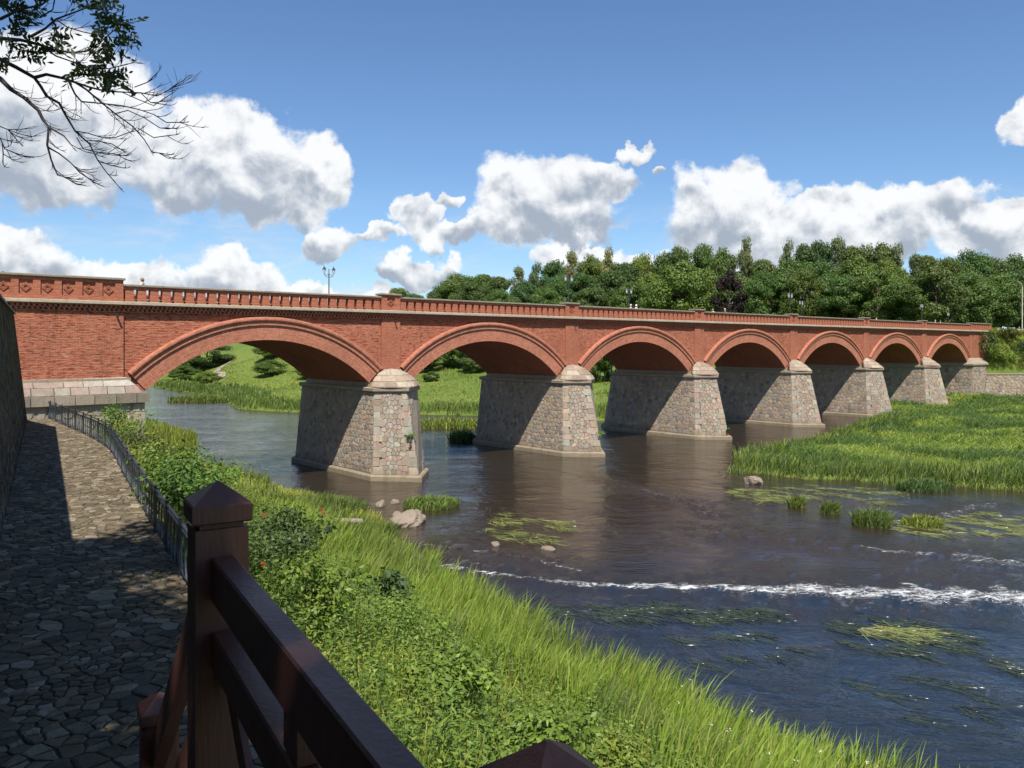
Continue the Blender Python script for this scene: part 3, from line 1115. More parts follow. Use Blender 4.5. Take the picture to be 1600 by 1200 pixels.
def pier(k):
    sc = SPAN * k
    rnd = random.Random(100 + k)
    ZT = 7.5
    P = lambda hw, yc, yn, z: [(sc - hw, yc, z), (sc, yn, z), (sc + hw, yc, z),
                               (sc + hw, WID - yc, z), (sc, WID - yn, z), (sc - hw, WID - yc, z)]
    base, top = P(2.45, -1.35, -4.05, WL), P(2.0, -0.85, -2.35, ZT)
    g = G().loft([P(2.45, -1.35, -4.05, -1.3), base, top])
    g.box(sc - 2.0, sc + 2.0, -0.02, WID + 0.02, 7.84, ZS + 0.05)
    body = g.build('pier', M['mortar'], bridge)
    # plinth
    g = G().loft([P(2.72, -1.5, -4.45, -1.3), P(2.70, -1.5, -4.43, WL + 0.34), P(2.62, -1.44, -4.3, WL + 0.45), P(2.4, -1.25, -3.8, WL + 0.46)], cap0=False)
    g.build('plinth', M['plinth'], body)
    joined = G()
    L0, N0, R0 = base[0], base[1], base[2]
    L1, N1, R1 = top[0], top[1], top[2]
    B0, B1 = base[5], top[5]
    # front left face of the cutwater: squared blocks up both edges, rough courses between
    lu = 3.55
    HF = ZT - WL                                # face height
    pl = bilinear(L0, N0, N1, L1, lu, HF)
    cells = []
    v, odd = 0.45, 0
    while v < HF - 0.1:
        h = min(rnd.uniform(0.46, 0.70), HF - v)
        if HF - v - h < 0.3:
            h = HF - v
        q0 = (0.62 if odd else 0.86) + rnd.uniform(-.07, .07)
        q1 = lu - ((0.88 if odd else 0.62) + rnd.uniform(-.07, .07))
        odd = 1 - odd
        j = lambda: rnd.uniform(-.025, .025)
        cells.append([(0, v), (q0 + j(), v + j()), (q0 + j(), v + h + j()), (0, v + h)])
        cells.append([(q1 + j(), v + j()), (lu, v), (lu, v + h), (q1 + j(), v + h + j())])
        v += h
    cells += voronoi(scatter_pts(0.74, lu - .74, 0.45, HF, 0.44, 0.36, rnd, 0.38), 0.74, lu - .74, 0.45, HF, 1.2)
    lay(cells[:-1], pl, body, PINKS + GRANITE[:4], rnd, 0.014, 0.05, 0.035, k <= 2, joined=joined)
    # front right face
    pr = bilinear(N0, R0, R1, N1, lu, HF)
    lay(coursed(0, lu, 0.45, HF, 0.5, 0.45, 0.9, rnd), pr, body, PINKS, rnd, 0.02, 0.05, 0.04, False, joined=joined)
    # long flank under the arch: field stones bedded in mortar
    lu2 = WID + 2.4
    ps = bilinear(B0, L0, L1, B1, lu2, HF)
    sz = 0.43 if k <= 2 else 0.52
    pts = scatter_pts(0.0, lu2, 0.45, HF, sz * 1.1, sz * 0.86, rnd, 0.40)
    lay(voronoi(pts, 0.0, lu2, 0.45, HF, sz * 2.2), ps, body, GRANITE, rnd, 0.034, 0.03, 0.04, False, True, joined)
    tag(joined.build('rubble_stones', M['stone'], body), kind='stuff')
    # impost slab
    rim = lambda e, z: P(2.0 + e, -0.85 - e * .8, -2.35 - e * 1.5, z)
    g = G().loft([rim(0.05, ZT), rim(0.2, ZT + 0.07), rim(0.22, ZT + 0.29), rim(0.14, ZT + 0.35)])
    cap = g.build('impost', M['impost'], body)
    # rounded stone cap that leans back against the pilaster
    def capp(t_, a, off=0.0):
        hw = 2.02 * max(0.0, 1 - t_ ** 1.55) ** 0.62 + 0.16 + off
        ext = 1.75 * (1 - t_) ** 0.8 + 0.10 + off
        ca, sa = math.cos(a), abs(math.sin(a))
        k_ = 0.35 + 0.5 * t_
        return (sc + hw * ca, -0.10 - 0.72 * (1 - t_) ** .8 - ext * ((1 - k_) * (1 - abs(ca)) + k_ * sa), ZT + 0.35 + 1.42 * t_ + off * 0.5)
    g = G()
    nt, na = 8, 16
    rows = [[capp(q / nt, math.pi + math.pi * j / na) for j in range(na + 1)] for q in range(nt + 1)]
    g.loft([r + [(sc + 1.2, 0.05, r[-1][2]), (sc - 1.2, 0.05, r[0][2])] for r in rows], cap0=True, cap1=True)
    capb = g.build('cap', M['mortar'], body)
    jc = G()
    levels = [0.0, 0.30, 0.62, 0.98]
    for q in range(3):
        nn = (7, 5, 3)[q]
        cuts = [j / nn + (rnd.uniform(-.04, .04) if 0 < j < nn else 0) for j in range(nn + 1)]
        for j in range(nn):
            a0, a1 = math.pi * (1 + cuts[j]) + .012, math.pi * (1 + cuts[j + 1]) - .012
            t0, t1 = levels[q] + 0.015, levels[q + 1] - 0.015
            rr = []
            for e in (0.0, 0.045):
                i_ = 0.0 if e == 0 else 0.018
                rr.append([capp(t0 + i_ + (t1 - t0 - 2 * i_) * b_ / 2, a0 + i_ + (a1 - a0 - 2 * i_) * c_ / 3, e) for b_ in range(3) for c_ in range(4)])
            vs = rr[0] + rr[1]
            fs = []
            for b_ in range(2):
                for c_ in range(3):
                    i0 = 12 + b_ * 4 + c_
                    fs.append((i0, i0 + 1, i0 + 5, i0 + 4))
            border = [0, 1, 2, 3, 7, 11, 10, 9, 8, 4]
            for e in range(10):
                p_, q_ = border[e], border[(e + 1) % 10]
                fs.append((p_, q_, q_ + 12, p_ + 12))
            col = tint([(.37, .285, .21), (.40, .32, .235), (.34, .255, .195), (.41, .345, .265)], rnd)
            if k <= 2 and n_stone[0] < STONE_LIMIT:
                n_stone[0] += 1
                G().add(vs, fs, col).build('stone', M['stone'], capb)
            else:
                jc.add(vs, fs, col)
    if jc.v:
        tag(jc.build('cap_stones', M['stone'], capb), kind='stuff')


# near abutment: dressed ledge courses on rubble
rnd = random.Random(41)
g = G().box(-16, 1.72, -0.7, WID, -1, 7.5)
g.box(-16, 1.6, -0.5, WID, 7.5, 8.2)
g.box(-16, 1.0, -0.3, 0.5, 8.2, 9.05)
abut = g.build('abutment', M['mortar'], bridge)
LEDGE = [(.36, .29, .23), (.38, .30, .245), (.33, .245, .205), (.30, .265, .215), (.37, .325, .265)]
for z0, z1, yb, yt, e0, e1, pal, lmin, lmax in (
        (8.57, 9.08, -0.52, -0.18, 1.25, 0.75, [(.43, .34, .26), (.50, .45, .38), (.41, .31, .245)], 1.0, 1.7),
        (8.10, 8.55, -0.74, -0.56, 1.62, 1.3, LEDGE, 0.8, 1.25),
        (7.50, 8.08, -0.98, -0.96, 1.95, 1.95, [(.25, .215, .165), (.28, .24, .185), (.32, .27, .21)], 0.85, 1.3)):
    s = -9.0
    while s < e0 - 0.05:
        e = min(s + rnd.uniform(lmin, lmax), e0)
        if e0 - e < 0.5:
            e = e0
        last = e == e0
        et = e1 if last else e
        gp_ = 0.022
        j = lambda: rnd.uniform(-.02, .02)
        vs = [(s + gp_, yb + j(), z0), (e - gp_, yb + j(), z0), (e - gp_, 0, z0), (s + gp_, 0, z0),
              (s + gp_, yt + j(), z1), (et - gp_, yt + j(), z1 + j()), (et - gp_, 0, z1), (s + gp_, 0, z1)]
        n_stone[0] += 1
        G().add(vs, [(0, 3, 2, 1), (4, 5, 6, 7), (0, 1, 5, 4), (1, 2, 6, 5), (2, 3, 7, 6), (3, 0, 4, 7)], tint(pal, rnd)).build('stone', M['stone'], abut)
        s = e
pl = lambda u, v, h: (u, -0.7 - h, v)
jn = G()
pts = scatter_pts(-6.0, 1.0, 2.5, 7.42, 0.82, 0.68, rnd, 0.36)
lay(voronoi(pts, -6.0, 1.0, 2.5, 7.42, 1.7), pl, abut, [(.40, .34, .27), (.46, .38, .28), (.34, .29, .24), (.36, .33, .29)], rnd, 0.13, 0.05, 0.06, True, True, jn)
lay(coursed(1.0, 1.72, 2.5, 7.44, 0.72, 0.7, 0.9, rnd, 0.02), pl, abut, [(.45, .38, .30), (.42, .36, .28), (.40, .35, .28)], rnd, 0.015, 0.03, 0.02, True, False, jn)
if jn.v:
    tag(jn.build('rubble_stones', M['stone'], abut), kind='stuff')

for k in range(1, NB):
    pier(k)

# far abutment block
rnd = random.Random(43)
g = G().box(141.6, 148.6, -0.9, WID + 0.6, -0.5, 7.5)
g.box(142.0, 148.0, -0.3, WID, 7.5, 8.6)
ab2 = g.build('abutment', M['mortar'], bridge)
jn = G()
lay(voronoi(scatter_pts(141.6, 148.6, 0, 7.5, 0.75, 0.6, rnd), 141.6, 148.6, 0, 7.5, 1.6), lambda u, v, h: (u, -0.9 - h, v), ab2, GRANITE, rnd, 0.03, 0.05, 0.05, False, True, jn)
lay(voronoi(scatter_pts(0, 11, 0, 7.5, 0.75, 0.6, rnd), 0, 11, 0, 7.5, 1.6), lambda u, v, h: (141.6 - h, 10.2 - u, v), ab2, GRANITE, rnd, 0.03, 0.05, 0.05, False, True, jn)
tag(jn.build('rubble_stones', M['stone'], ab2), kind='stuff')
g = G()
g.loft([[(s_, y_, z_) for s_, y_ in ((141.3 + e, -1.15 + e), (148.9 - e * .2, -1.15 + e), (148.9 - e * .2, WID), (141.3 + e, WID))]
        for z_, e in ((7.5, 0.05), (7.58, 0), (7.85, 0), (7.95, 0.15), (8.6, 0.75), (8.9, 1.05))])
g.build('impost', M['impost'], ab2)


def W(s, y, z):
    return Vector((BX + s * DX - y * DY, BY + s * DY + y * DX, z))


# ------------------------------------------------------------------ stone path
def PT(t_, o, z):
    return Vector((0.8625 * o - 0.506 * t_, 0.506 * o + 0.8625 * t_, z))


FT = [(0.506 * -x + 0.8625 * y, offs(x, y)) for x, y in FENCE]
edge_o = lambda t_: float(np.interp(t_, [q[0] for q in FT], [q[1] for q in FT]))
rnd = random.Random(12)
g = G()
ts = list(np.arange(-6, 59.1, 1.0))
for a, b in zip(ts[:-1], ts[1:]):
    g.add([PT(a, -1.3, PATH_Z - 0.03), PT(a, edge_o(a) + 0.22, PATH_Z - 0.03), PT(b, edge_o(b) + 0.22, PATH_Z - 0.03), PT(b, -1.3, PATH_Z - 0.03)], [(0, 1, 2, 3)])
    g.add([PT(a, edge_o(a) + 0.22, PATH_Z - 0.03), PT(a, edge_o(a) + 0.26, PATH_Z - 0.9), PT(b, edge_o(b) + 0.26, PATH_Z - 0.9), PT(b, edge_o(b) + 0.22, PATH_Z - 0.03)], [(0, 1, 2, 3)])
path = g.build('path', M['paving_bed'])
tag(path, 'old rough stone paved path leading to the bridge', 'path', kind='structure')
PAVE = [(0.173, 0.138, 0.091), (0.135, 0.108, 0.072), (0.219, 0.172, 0.114), (0.109, 0.088, 0.061), (0.192, 0.142, 0.087), (0.308, 0.254, 0.178), (0.154, 0.124, 0.084)]
pts = []
for q in range(1250):
    pts.append((rnd.uniform(-3, 58.5), rnd.uniform(-1.15, 2.5)))
# dart throwing with an uneven spacing, so big flags sit among small cobbles
pts = []
cellmap = {}
for q in range(26000):
    a, b = rnd.uniform(-3, 58.5), rnd.uniform(-1.15, 2.5)
    k = 0.5 + 0.5 * math.sin(a * 2.1 + 1.3 * math.sin(b * 2.7)) * math.sin(b * 3.1 + a * .7)
    md = 0.095 + 0.24 * k ** 3 + 0.04 * rnd.random()
    ca, cb = int(a // .34), int(b // .34)
    if any((a - c[0]) ** 2 * 1.7 + (b - c[1]) ** 2 < md * md for i in (-1, 0, 1) for j in (-1, 0, 1) for c in cellmap.get((ca + i, cb + j), ())):
        continue
    pts.append((a, b))
    cellmap.setdefault((ca, cb), []).append((a, b))
cells = voronoi(pts, -4, 59, -1.3, 2.6, 0.75)
keep = []
for poly in cells:
    cu, cv = sum(p[0] for p in poly) / len(poly), sum(p[1] for p in poly) / len(poly)
    if cv > edge_o(cu) + 0.2 or max(p[0] for p in poly) - min(p[0] for p in poly) > 1.1 or poly_area(poly) < 0.006:
        continue
    vis = cu > 8.0
    keep.append((poly_area(poly) / (cu * cu + 4) * (1 if vis else 1e-4), poly))
keep.sort(key=lambda q: -q[0])
jn = G()
for q, (_, poly) in enumerate(keep):
    tilt = (rnd.uniform(-.06, .06), rnd.uniform(-.06, .06))
    cu, cv = sum(p[0] for p in poly) / len(poly), sum(p[1] for p in poly) / len(poly)
    hh = rnd.uniform(0.008, 0.030)
    if q < 900:
        rough = []
        for e in range(len(poly)):
            p0, p1 = poly[e], poly[(e + 1) % len(poly)]
            rough.append(p0)
            l_ = math.hypot(p1[0] - p0[0], p1[1] - p0[1])
            if l_ > 0.09:
                j_ = rnd.uniform(-.10, .04) * l_
                mx_, my_ = (p0[0] + p1[0]) / 2, (p0[1] + p1[1]) / 2
                rough.append((mx_ + (mx_ - cu) * j_ * 2, my_ + (my_ - cv) * j_ * 2))
        poly = rough
    place = lambda u, v, h: PT(u, v, PATH_Z - 0.03 + h + ((u - cu) * tilt[0] + (v - cv) * tilt[1] if h > 0 else 0))
    vs, fs = stone_geo(poly, place, rnd.uniform(0.004, 0.024), hh, rnd.uniform(.012, .034), rnd, False)
    fs = [tuple(reversed(f_)) for f_ in fs]
    col = tint(PAVE, rnd, 0.18)
    if q < 295:
        G().add(vs, fs, col).build('paving_stone', M['paving'], path)
    else:
        jn.add(vs, fs, col)
tag(jn.build('paving_stones', M['paving'], path), kind='stuff')

# retaining wall on the land side of the path
ZW = 12.6
g = G()
wt0, wt1 = -14.0, 54.4
WEND = 45.6                                 # the wall ramps down from here to its foot near the bridge
sec = lambda t_, tt=None: [PT(t_, -0.85, PATH_Z - 0.5), PT(tt or t_, -1.30, ZW), PT(tt or t_, -2.0, ZW), PT(t_, -2.2, PATH_Z - 0.5)]
g.loft([sec(wt0), sec(wt1, WEND)])
rwall = g.build('retaining_wall', M['wall_stone'], None)
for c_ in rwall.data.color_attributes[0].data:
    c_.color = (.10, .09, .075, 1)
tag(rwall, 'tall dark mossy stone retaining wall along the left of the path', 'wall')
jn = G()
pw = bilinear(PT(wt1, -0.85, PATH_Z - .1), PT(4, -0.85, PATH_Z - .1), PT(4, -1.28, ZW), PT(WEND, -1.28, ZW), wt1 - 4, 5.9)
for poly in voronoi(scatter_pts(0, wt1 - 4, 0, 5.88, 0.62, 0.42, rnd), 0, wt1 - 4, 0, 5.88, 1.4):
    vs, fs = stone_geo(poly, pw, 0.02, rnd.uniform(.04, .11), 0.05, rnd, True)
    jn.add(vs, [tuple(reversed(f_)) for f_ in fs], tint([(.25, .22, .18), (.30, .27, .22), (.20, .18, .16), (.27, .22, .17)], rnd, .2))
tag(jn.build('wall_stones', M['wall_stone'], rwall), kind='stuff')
g = G()
t_ = wt0
while t_ < WEND:
    e = min(t_ + rnd.uniform(.7, 1.2), WEND + 0.02)
    h_ = rnd.uniform(0.10, 0.16)
    g.loft([[PT(a, o, z) for o, z in ((-1.14, ZW + .004), (-1.18, ZW + h_), (-2.05, ZW + h_), (-2.1, ZW + .004))] for a in (t_ + .01, e)], (.15, .14, .12))
    t_ = e
g.build('coping', M['wall_stone'], rwall)

# ------------------------------------------------------------------ iron railing along the path
def smooth_line(P_, step):
    P_ = [Vector(p + (0,)) for p in P_]
    dense = []
    for i in range(len(P_) - 1):
        p0, p1, p2, p3 = P_[max(i - 1, 0)], P_[i], P_[i + 1], P_[min(i + 2, len(P_) - 1)]
        for q in range(20):
            a = q / 20
            dense.append(0.5 * (2 * p1 + (p2 - p0) * a + (2 * p0 - 5 * p1 + 4 * p2 - p3) * a * a + (3 * p1 - p0 - 3 * p2 + p3) * a ** 3))
    dense.append(P_[-1])
    res, acc = [dense[0]], 0.0
    for a, b in zip(dense[:-1], dense[1:]):
        l = (b - a).length
        acc += l
        while acc >= step:
            acc -= step
            res.append(b - (b - a) * (acc / l if l else 0))
    return res


frl = smooth_line([(-3.2, 9.8)] + FENCE[2:], 0.25)
rail = empty('metal_railing', (frl[0].x, frl[0].y, PATH_Z))
tag(rail, 'grey painted iron railing with curved bars along the river side of the path', 'railing')
org = Vector((frl[0].x, frl[0].y, PATH_Z))
bar_m = []
for sg in (1, -1, 0):
    g = G()
    prof = [(0.13 * math.sin(math.pi * q / 8) * sg, 0.10 + 0.78 * q / 8) for q in range(9)]
    wd, dp_ = (0.030, 0.014) if sg else (0.012, 0.012)
    g.loft([[(x - wd, -dp_, z), (x + wd, -dp_, z), (x + wd, dp_, z), (x - wd, dp_, z)] for x, z in prof])
    o = g.build('bar_master', M['iron'])
    bar_m.append(o.data)
    bpy.data.objects.remove(o)
pg = G()
pg.box(-.030, .030, -.030, .030, -0.05, 1.05, bev=0.006)
pg.box(-.042, .042, -.042, .042, 1.05, 1.075)
po = pg.build('post_master', M['iron'])
post_m = po.data
bpy.data.objects.remove(po)
for q, p in enumerate(frl):
    tn = (frl[min(q + 1, len(frl) - 1)] - frl[max(q - 1, 0)]).normalized()
    ang = math.atan2(tn.y, tn.x)
    kind_ = q % 8
    o = link_mesh('post' if kind_ == 0 else 'bar', post_m if kind_ == 0 else bar_m[(0, 1, 0, 1, 0, 1, 0)[kind_ - 1]], None, rail)
    o.location = (p.x - org.x, p.y - org.y, 0)
    o.rotation_euler = (0, 0, ang)
for zc, wd, hg in ((1.0, .055, .032), (0.89, .034, .024), (0.11, .036, .026)):
    g = G()
    rings = []
    for q in range(0, len(frl), 2):
        p = frl[q]
        tn = (frl[min(q + 1, len(frl) - 1)] - frl[max(q - 1, 0)]).normalized()
        nn = Vector((-tn.y, tn.x, 0)) * wd / 2
        c_ = Vector((p.x - org.x, p.y - org.y, zc))
        u_ = Vector((0, 0, hg / 2))
        rings.append([c_ - nn - u_, c_ + nn - u_, c_ + nn + u_, c_ - nn + u_])
    g.loft(rings)
    g.build('rail', M['iron'], rail)

# ------------------------------------------------------------------ wooden stair landing beside the viewer
RA = math.atan2(0.8625, -0.506)             # runs the way the path runs
LND = Vector((0.38, 0.2227, 0))             # foot of the railing line
ZF = 9.45                                   # landing floor


def wood_post(name, t_, zfoot, ztop, parent):
    """square newel with a pyramid cap; local x along the railing"""
    g = G()
    h = 0.0725
    zc = ztop - 0.057 - 0.055
    g.box(-h, -0.0025, -h, h, zfoot, zc - 0.016)
    g.box(0.0025, h, -h, h, zfoot, zc - 0.016)
    g.box(-0.06, 0.06, -0.06, 0.06, zfoot + 0.01, zc + 0.001)
    o = g.build(name, M['wood'], parent)
    o.location = (t_, 0, 0)
    g = G()
    e = 0.082
    r_ = lambda k, z: [(-k, -k, z), (k, -k, z), (k, k, z), (-k, k, z)]
    g.loft([r_(e - .004, zc), r_(e, zc + .005), r_(e, zc + .05), r_(e - .004, zc + .055), r_(0.002, ztop)])
    c = g.build('post_cap', M['wood'], o)
    return o


wr = empty('wooden_railing', (LND.x, LND.y, 0), RA)
tag(wr, 'dark brown wooden landing railing with pyramid topped posts in the foreground', 'railing')
wood_post('post', 2.455, ZF - 0.25, 10.705, wr)
wood_post('post', 0.68, ZF - 0.25, 10.70, wr)
wood_post('post', -1.10, ZF - 0.25, 10.70, wr)


def plank(name, t0, t1, y0, y1, z0, z1, parent, bev=0.005):
    return G().box(t0, t1, y0, y1, z0, z1, bev=bev).build(name, M['wood'], parent)


for a, b in ((0.755, 2.381), (-1.026, 0.606)):
    plank('handrail', a, b, -0.031, 0.031, 10.375, 10.50, wr)
    plank('lower_rail', a, b, -0.030, 0.030, 10.185, 10.29, wr)
    plank('bottom_rail', a, b, -0.030, 0.030, ZF + 0.06, ZF + 0.16, wr)
    mid = (a + b) / 2
    plank('baluster', mid - 0.05, mid + 0.05, -0.024, 0.024, ZF + 0.161, 10.184, wr)
    plank('baluster', mid - 0.05, mid + 0.05, -0.024, 0.024, 10.291, 10.374, wr)
    for x0, x1, yy in ((a + .03, mid - .06, 0.0), (mid - .06, a + .03, 0.012), (mid + .06, b - .03, 0.0), (b - .03, mid + .06, 0.012)):
        G().bar((x0, yy * 1.6 - .012, ZF + 0.17), (x1, yy * 1.6 - .012, 10.18), 0.018, 0.085, up=(0, 0, 1)).build('brace', M['wood'], wr)

# stair flight going down to the path
st = empty('wooden_stair', (LND.x, LND.y, 0), RA)
tag(st, 'brown wooden stair with lower newel post and sloping handrail behind the landing post', 'stair')
wood_post('post', 3.83, PATH_Z, 9.57, st)
G().bar((2.54, 0.012, 10.36), (3.77, 0.012, 9.32), 0.05, 0.11).build('handrail', M['wood'], st)
G().bar((2.54, 0.0, 10.02), (3.77, 0.0, 8.98), 0.045, 0.09).build('lower_rail', M['wood'], st)
G().bar((2.54, 0.0, 9.40), (5.2, 0.0, 7.05), 0.05, 0.24).build('stringer', M['wood'], st)
G().bar((2.54, 1.15, 9.40), (5.2, 1.15, 7.05), 0.05, 0.24).build('stringer', M['wood'], st)
G().bar((2.60, 0.03, 9.60), (3.76, 0.03, 8.95), 0.018, 0.085).build('brace', M['wood'], st)
for q in range(10):
    plank('tread', 2.60 + 0.25 * q, 2.88 + 0.25 * q, 0.05, 1.10, ZF - 0.24 - 0.235 * q, ZF - 0.20 - 0.235 * q, st)
ld = empty('wooden_landing', (LND.x, LND.y, 0), RA)
tag(ld, 'brown planked wooden landing under the viewer', 'landing')
for q in range(10):
    plank('plank', -1.5, 2.55, -0.10 + 0.142 * q, 0.034 + 0.142 * q, ZF - 0.04, ZF, ld)
for tt_ in (-1.3, 0.5, 2.38):
    plank('support_post', tt_ - .07, tt_ + .07, 1.0, 1.14, PATH_Z - .1, ZF - .045, ld)
    plank('support_post', tt_ - .07, tt_ + .07, 0.12, 0.26, PATH_Z - .1, ZF - .045, ld)

# ------------------------------------------------------------------ street lamps on the bridge
def make_lamp():
    r_ = empty('street_lamp')
    g = G()
    g.tube([(0, 0, 0), (0, 0, 0.25), (0, 0, 0.3), (0, 0, 0.9), (0, 0, 0.95), (0, 0, 3.7), (0, 0, 3.74)],
           [.13, .13, .10, .085, .055, .045, .06], 10)
    g.tube([(0, 0, 3.7), (0, 0, 4.0), (0, 0, 4.06), (0, 0, 4.15)], [.03, .028, .05, .005], 8)
    g.build('pole', M['black'], r_)
    for sx in (-1, 1):
        g = G().tube([(0, 0, 3.45), (.18 * sx, 0, 3.42), (.38 * sx, 0, 3.52), (.50 * sx, 0, 3.66), (.50 * sx, 0, 3.72)], .024, 6)
        g.tube([(0, 0, 3.62), (.20 * sx, 0, 3.66), (.36 * sx, 0, 3.58)], .018, 6)
        g.build('arm', M['black'], r_)
        x = .50 * sx
        ring = lambda rr, z: [(x + rr * math.cos(math.pi * k / 3), rr * math.sin(math.pi * k / 3), z) for k in range(6)]
        g = G().loft([ring(.07, 3.72), ring(.15, 4.08)])
        lan = g.build('lantern', M['glass'], r_)
        g = G().loft([ring(.18, 4.082), ring(.17, 4.11), ring(.07, 4.27), ring(.03, 4.30), ring(.025, 4.36), ring(.004, 4.42)])
        for k in range(6):
            a = math.pi * k / 3
            g.tube([(x + .072 * math.cos(a), .072 * math.sin(a), 3.715), (x + .154 * math.cos(a), .154 * math.sin(a), 4.085)], .010, 4)
        g.build('lantern_frame', M['black'], lan)
    return r_


def copy_tree(o, parent=None):
    c = o.copy()
    C.objects.link(c)
    c.parent = parent
    for ch in list(o.children):
        copy_tree(ch, c)
    return c


LAMPS = [(20.0, 9.2, 'twin lantern street lamp standing against the sky over the first pier'),
         (41.6, 0.95, 'twin lantern street lamp rising behind the second pier of the bridge'),
         (60.2, 9.2, 'twin lantern street lamp before the wood, just left of the third pier'),
         (83.0, 0.95, 'taller looking twin lantern street lamp behind the fourth pier'),
         (100.6, 9.2, 'smaller looking twin lantern street lamp just right of the fourth pier lamp'),
         (124.6, 0.95, 'twin lantern street lamp above the sixth pier of the bridge'),
         (158.0, 9.2, 'farthest twin lantern street lamp past the right end of the bridge')]
proto = make_lamp()
for q, (s, y, lab) in enumerate(LAMPS):
    o = proto if q == 0 else copy_tree(proto)
    o.location = W(s, y, 13.72 if s < 153 else 13.45)
    o.rotation_euler = (0, 0, BRZ + R(8))
    tag(o, lab, 'street lamp', 'twin lantern lamps along the bridge')
g = G().tube([(99.4, 155.6, 13.0), (99.4, 155.6, 22.6), (99.1, 155.4, 23.2), (98.2, 155.0, 23.5)], [.11, .07, .06, .05], 8)
mast = g.build('light_mast', M['concrete'])
tag(mast, 'tall thin pale light mast at the right edge before the trees', 'light mast')

# ------------------------------------------------------------------ people on the bridge
def person_mat(shirt, trousers, skin):
    m_, t, bs, out = material('clothed_person')
    oc = t.n('ShaderNodeTexCoord').outputs['Object']
    sp_ = t.n('ShaderNodeSeparateXYZ')
    t.link(oc, sp_.inputs[0])
    c_ = t.mix(t.math('GREATER_THAN', sp_.outputs[2], 0.92), trousers, shirt)
    c_ = t.mix(t.math('GREATER_THAN', sp_.outputs[2], 1.455), c_, skin)
    arm = t.math('MULTIPLY', t.math('LESS_THAN', sp_.outputs[2], 1.16), t.math('GREATER_THAN', t.math('ABSOLUTE', sp_.outputs[0]), 0.235))
    c_ = t.mix(arm, c_, skin)
    t.link(c_, bs.inputs['Base Color'])
    bs.inputs['Roughness'].default_value = 0.8
    return m_


def person(s, y, rz, shirt, trousers, hair, label, k=1.0, cap_=False):
    vs = [(0, 0, .96), (0, .01, 1.12), (0, 0, 1.30), (0, -.01, 1.43), (0, .0, 1.52), (0, .015, 1.60), (0, .02, 1.70),
          (.10, 0, .90), (.11, .02, .50), (.11, -.02, .09), (.12, .12, .04),
          (-.10, 0, .90), (-.11, -.01, .50), (-.11, -.05, .09), (-.12, .09, .04),
          (.19, 0, 1.40), (.25, -.02, 1.13), (.25, .10, .92), (.25, .15, .84),
          (-.19, 0, 1.40), (-.25, -.02, 1.13), (-.25, .08, .92), (-.25, .13, .84)]
    es = [(0, 1), (1, 2), (2, 3), (3, 4), (4, 5), (5, 6), (0, 7), (7, 8), (8, 9), (9, 10), (0, 11), (11, 12), (12, 13), (13, 14),
          (3, 15), (15, 16), (16, 17), (17, 18), (3, 19), (19, 20), (20, 21), (21, 22)]
    rad = [(.15, .11), (.14, .10), (.16, .11), (.12, .09), (.055, .06), (.085, .10), (.075, .09),
           (.09, .09), (.06, .06), (.045, .05), (.045, .03), (.09, .09), (.06, .06), (.045, .05), (.045, .03),
           (.065, .06), (.048, .05), (.035, .035), (.04, .03), (.065, .06), (.048, .05), (.035, .035), (.04, .03)]
    me = bpy.data.meshes.new('person')
    me.from_pydata(vs, es, [])
    o = link_mesh('person', me, person_mat(shirt, trousers, (.50, .30, .22)))
    o.modifiers.new('Skin', 'SKIN')
    if not me.skin_vertices:
        pass
    for q, sv in enumerate(me.skin_vertices[0].data):
        sv.radius = rad[q]
        sv.use_root = q == 0
    sb = o.modifiers.new('Smooth', 'SUBSURF')
    sb.levels = sb.render_levels = 1
    o.location = W(s, y, 13.72)
    o.rotation_euler = (0, 0, BRZ + rz)
    o.scale = (k, k, k)
    g = G()
    g.loft([[(.105 * r_ * math.cos(a), .005 + .12 * r_ * math.sin(a), z + (.05 * math.sin(a) if q_ == 0 else 0)) for a in [2 * math.pi * j / 10 for j in range(10)]]
            for q_, (z, r_) in enumerate(((1.60, .93), (1.66, 1.02), (1.72, .98), (1.77, .75), (1.795, .3)))])
    if cap_:
        g.add([(-.07, .11, 1.69), (.07, .11, 1.69), (.05, .21, 1.675), (-.05, .21, 1.675)], [(0, 1, 2, 3), (3, 2, 1, 0)])
    hm, t, bs, out = material('hair')
    bs.inputs['Base Color'].default_value = hair + (1,)
    bs.inputs['Roughness'].default_value = 0.7
    g.build('cap' if cap_ else 'hair', hm, o, smooth=True)
    tag(o, label, 'person', 'people on the bridge')


BLK, BRN = (.02, .018, .018), (.12, .07, .04)
person(-5.75, 1.0, 2.6, (.05, .05, .06), BLK, BLK, 'person in black cap behind the parapet at the far left', 1.0, True)
person(-6.5, 1.1, 0.4, (.06, .05, .05), BLK, BLK, 'dark haired person cut by the left picture edge behind the parapet', 1.0)
person(2.05, 0.95, 0.9, (.62, .55, .45), (.2, .2, .22), (.20, .14, .08), 'person in pale top leaning at the low parapet left of the first arch', 1.02)
person(51.2, 1.2, 0.3, (.45, .45, .46), BLK, (.50, .48, .44), 'grey haired person behind the parapet above the third arch', 1.0)
person(52.2, 1.3, 0.2, (.75, .74, .72), BLK, (.72, .70, .66), 'person in white beside the grey haired one above the third arch', 1.0)
person(66.0, 1.2, 1.9, (.66, .50, .44), BLK, (.42, .26, .16), 'reddish haired person behind the parapet left of the dark tree', 0.97)
person(68.6, 1.3, 1.6, (.03, .03, .035), BLK, (.60, .42, .26), 'fair haired person in black in front of the dark purple tree', 1.05)
person(108.6, 1.2, 0.2, (.60, .36, .20), BLK, BRN, 'person in orange brown top above the fifth pier', 1.02)
person(130.8, 1.2, 0.3, (.62, .48, .36), BLK, (.45, .33, .2), 'person in pale top above the far arch, left of two', 1.0)
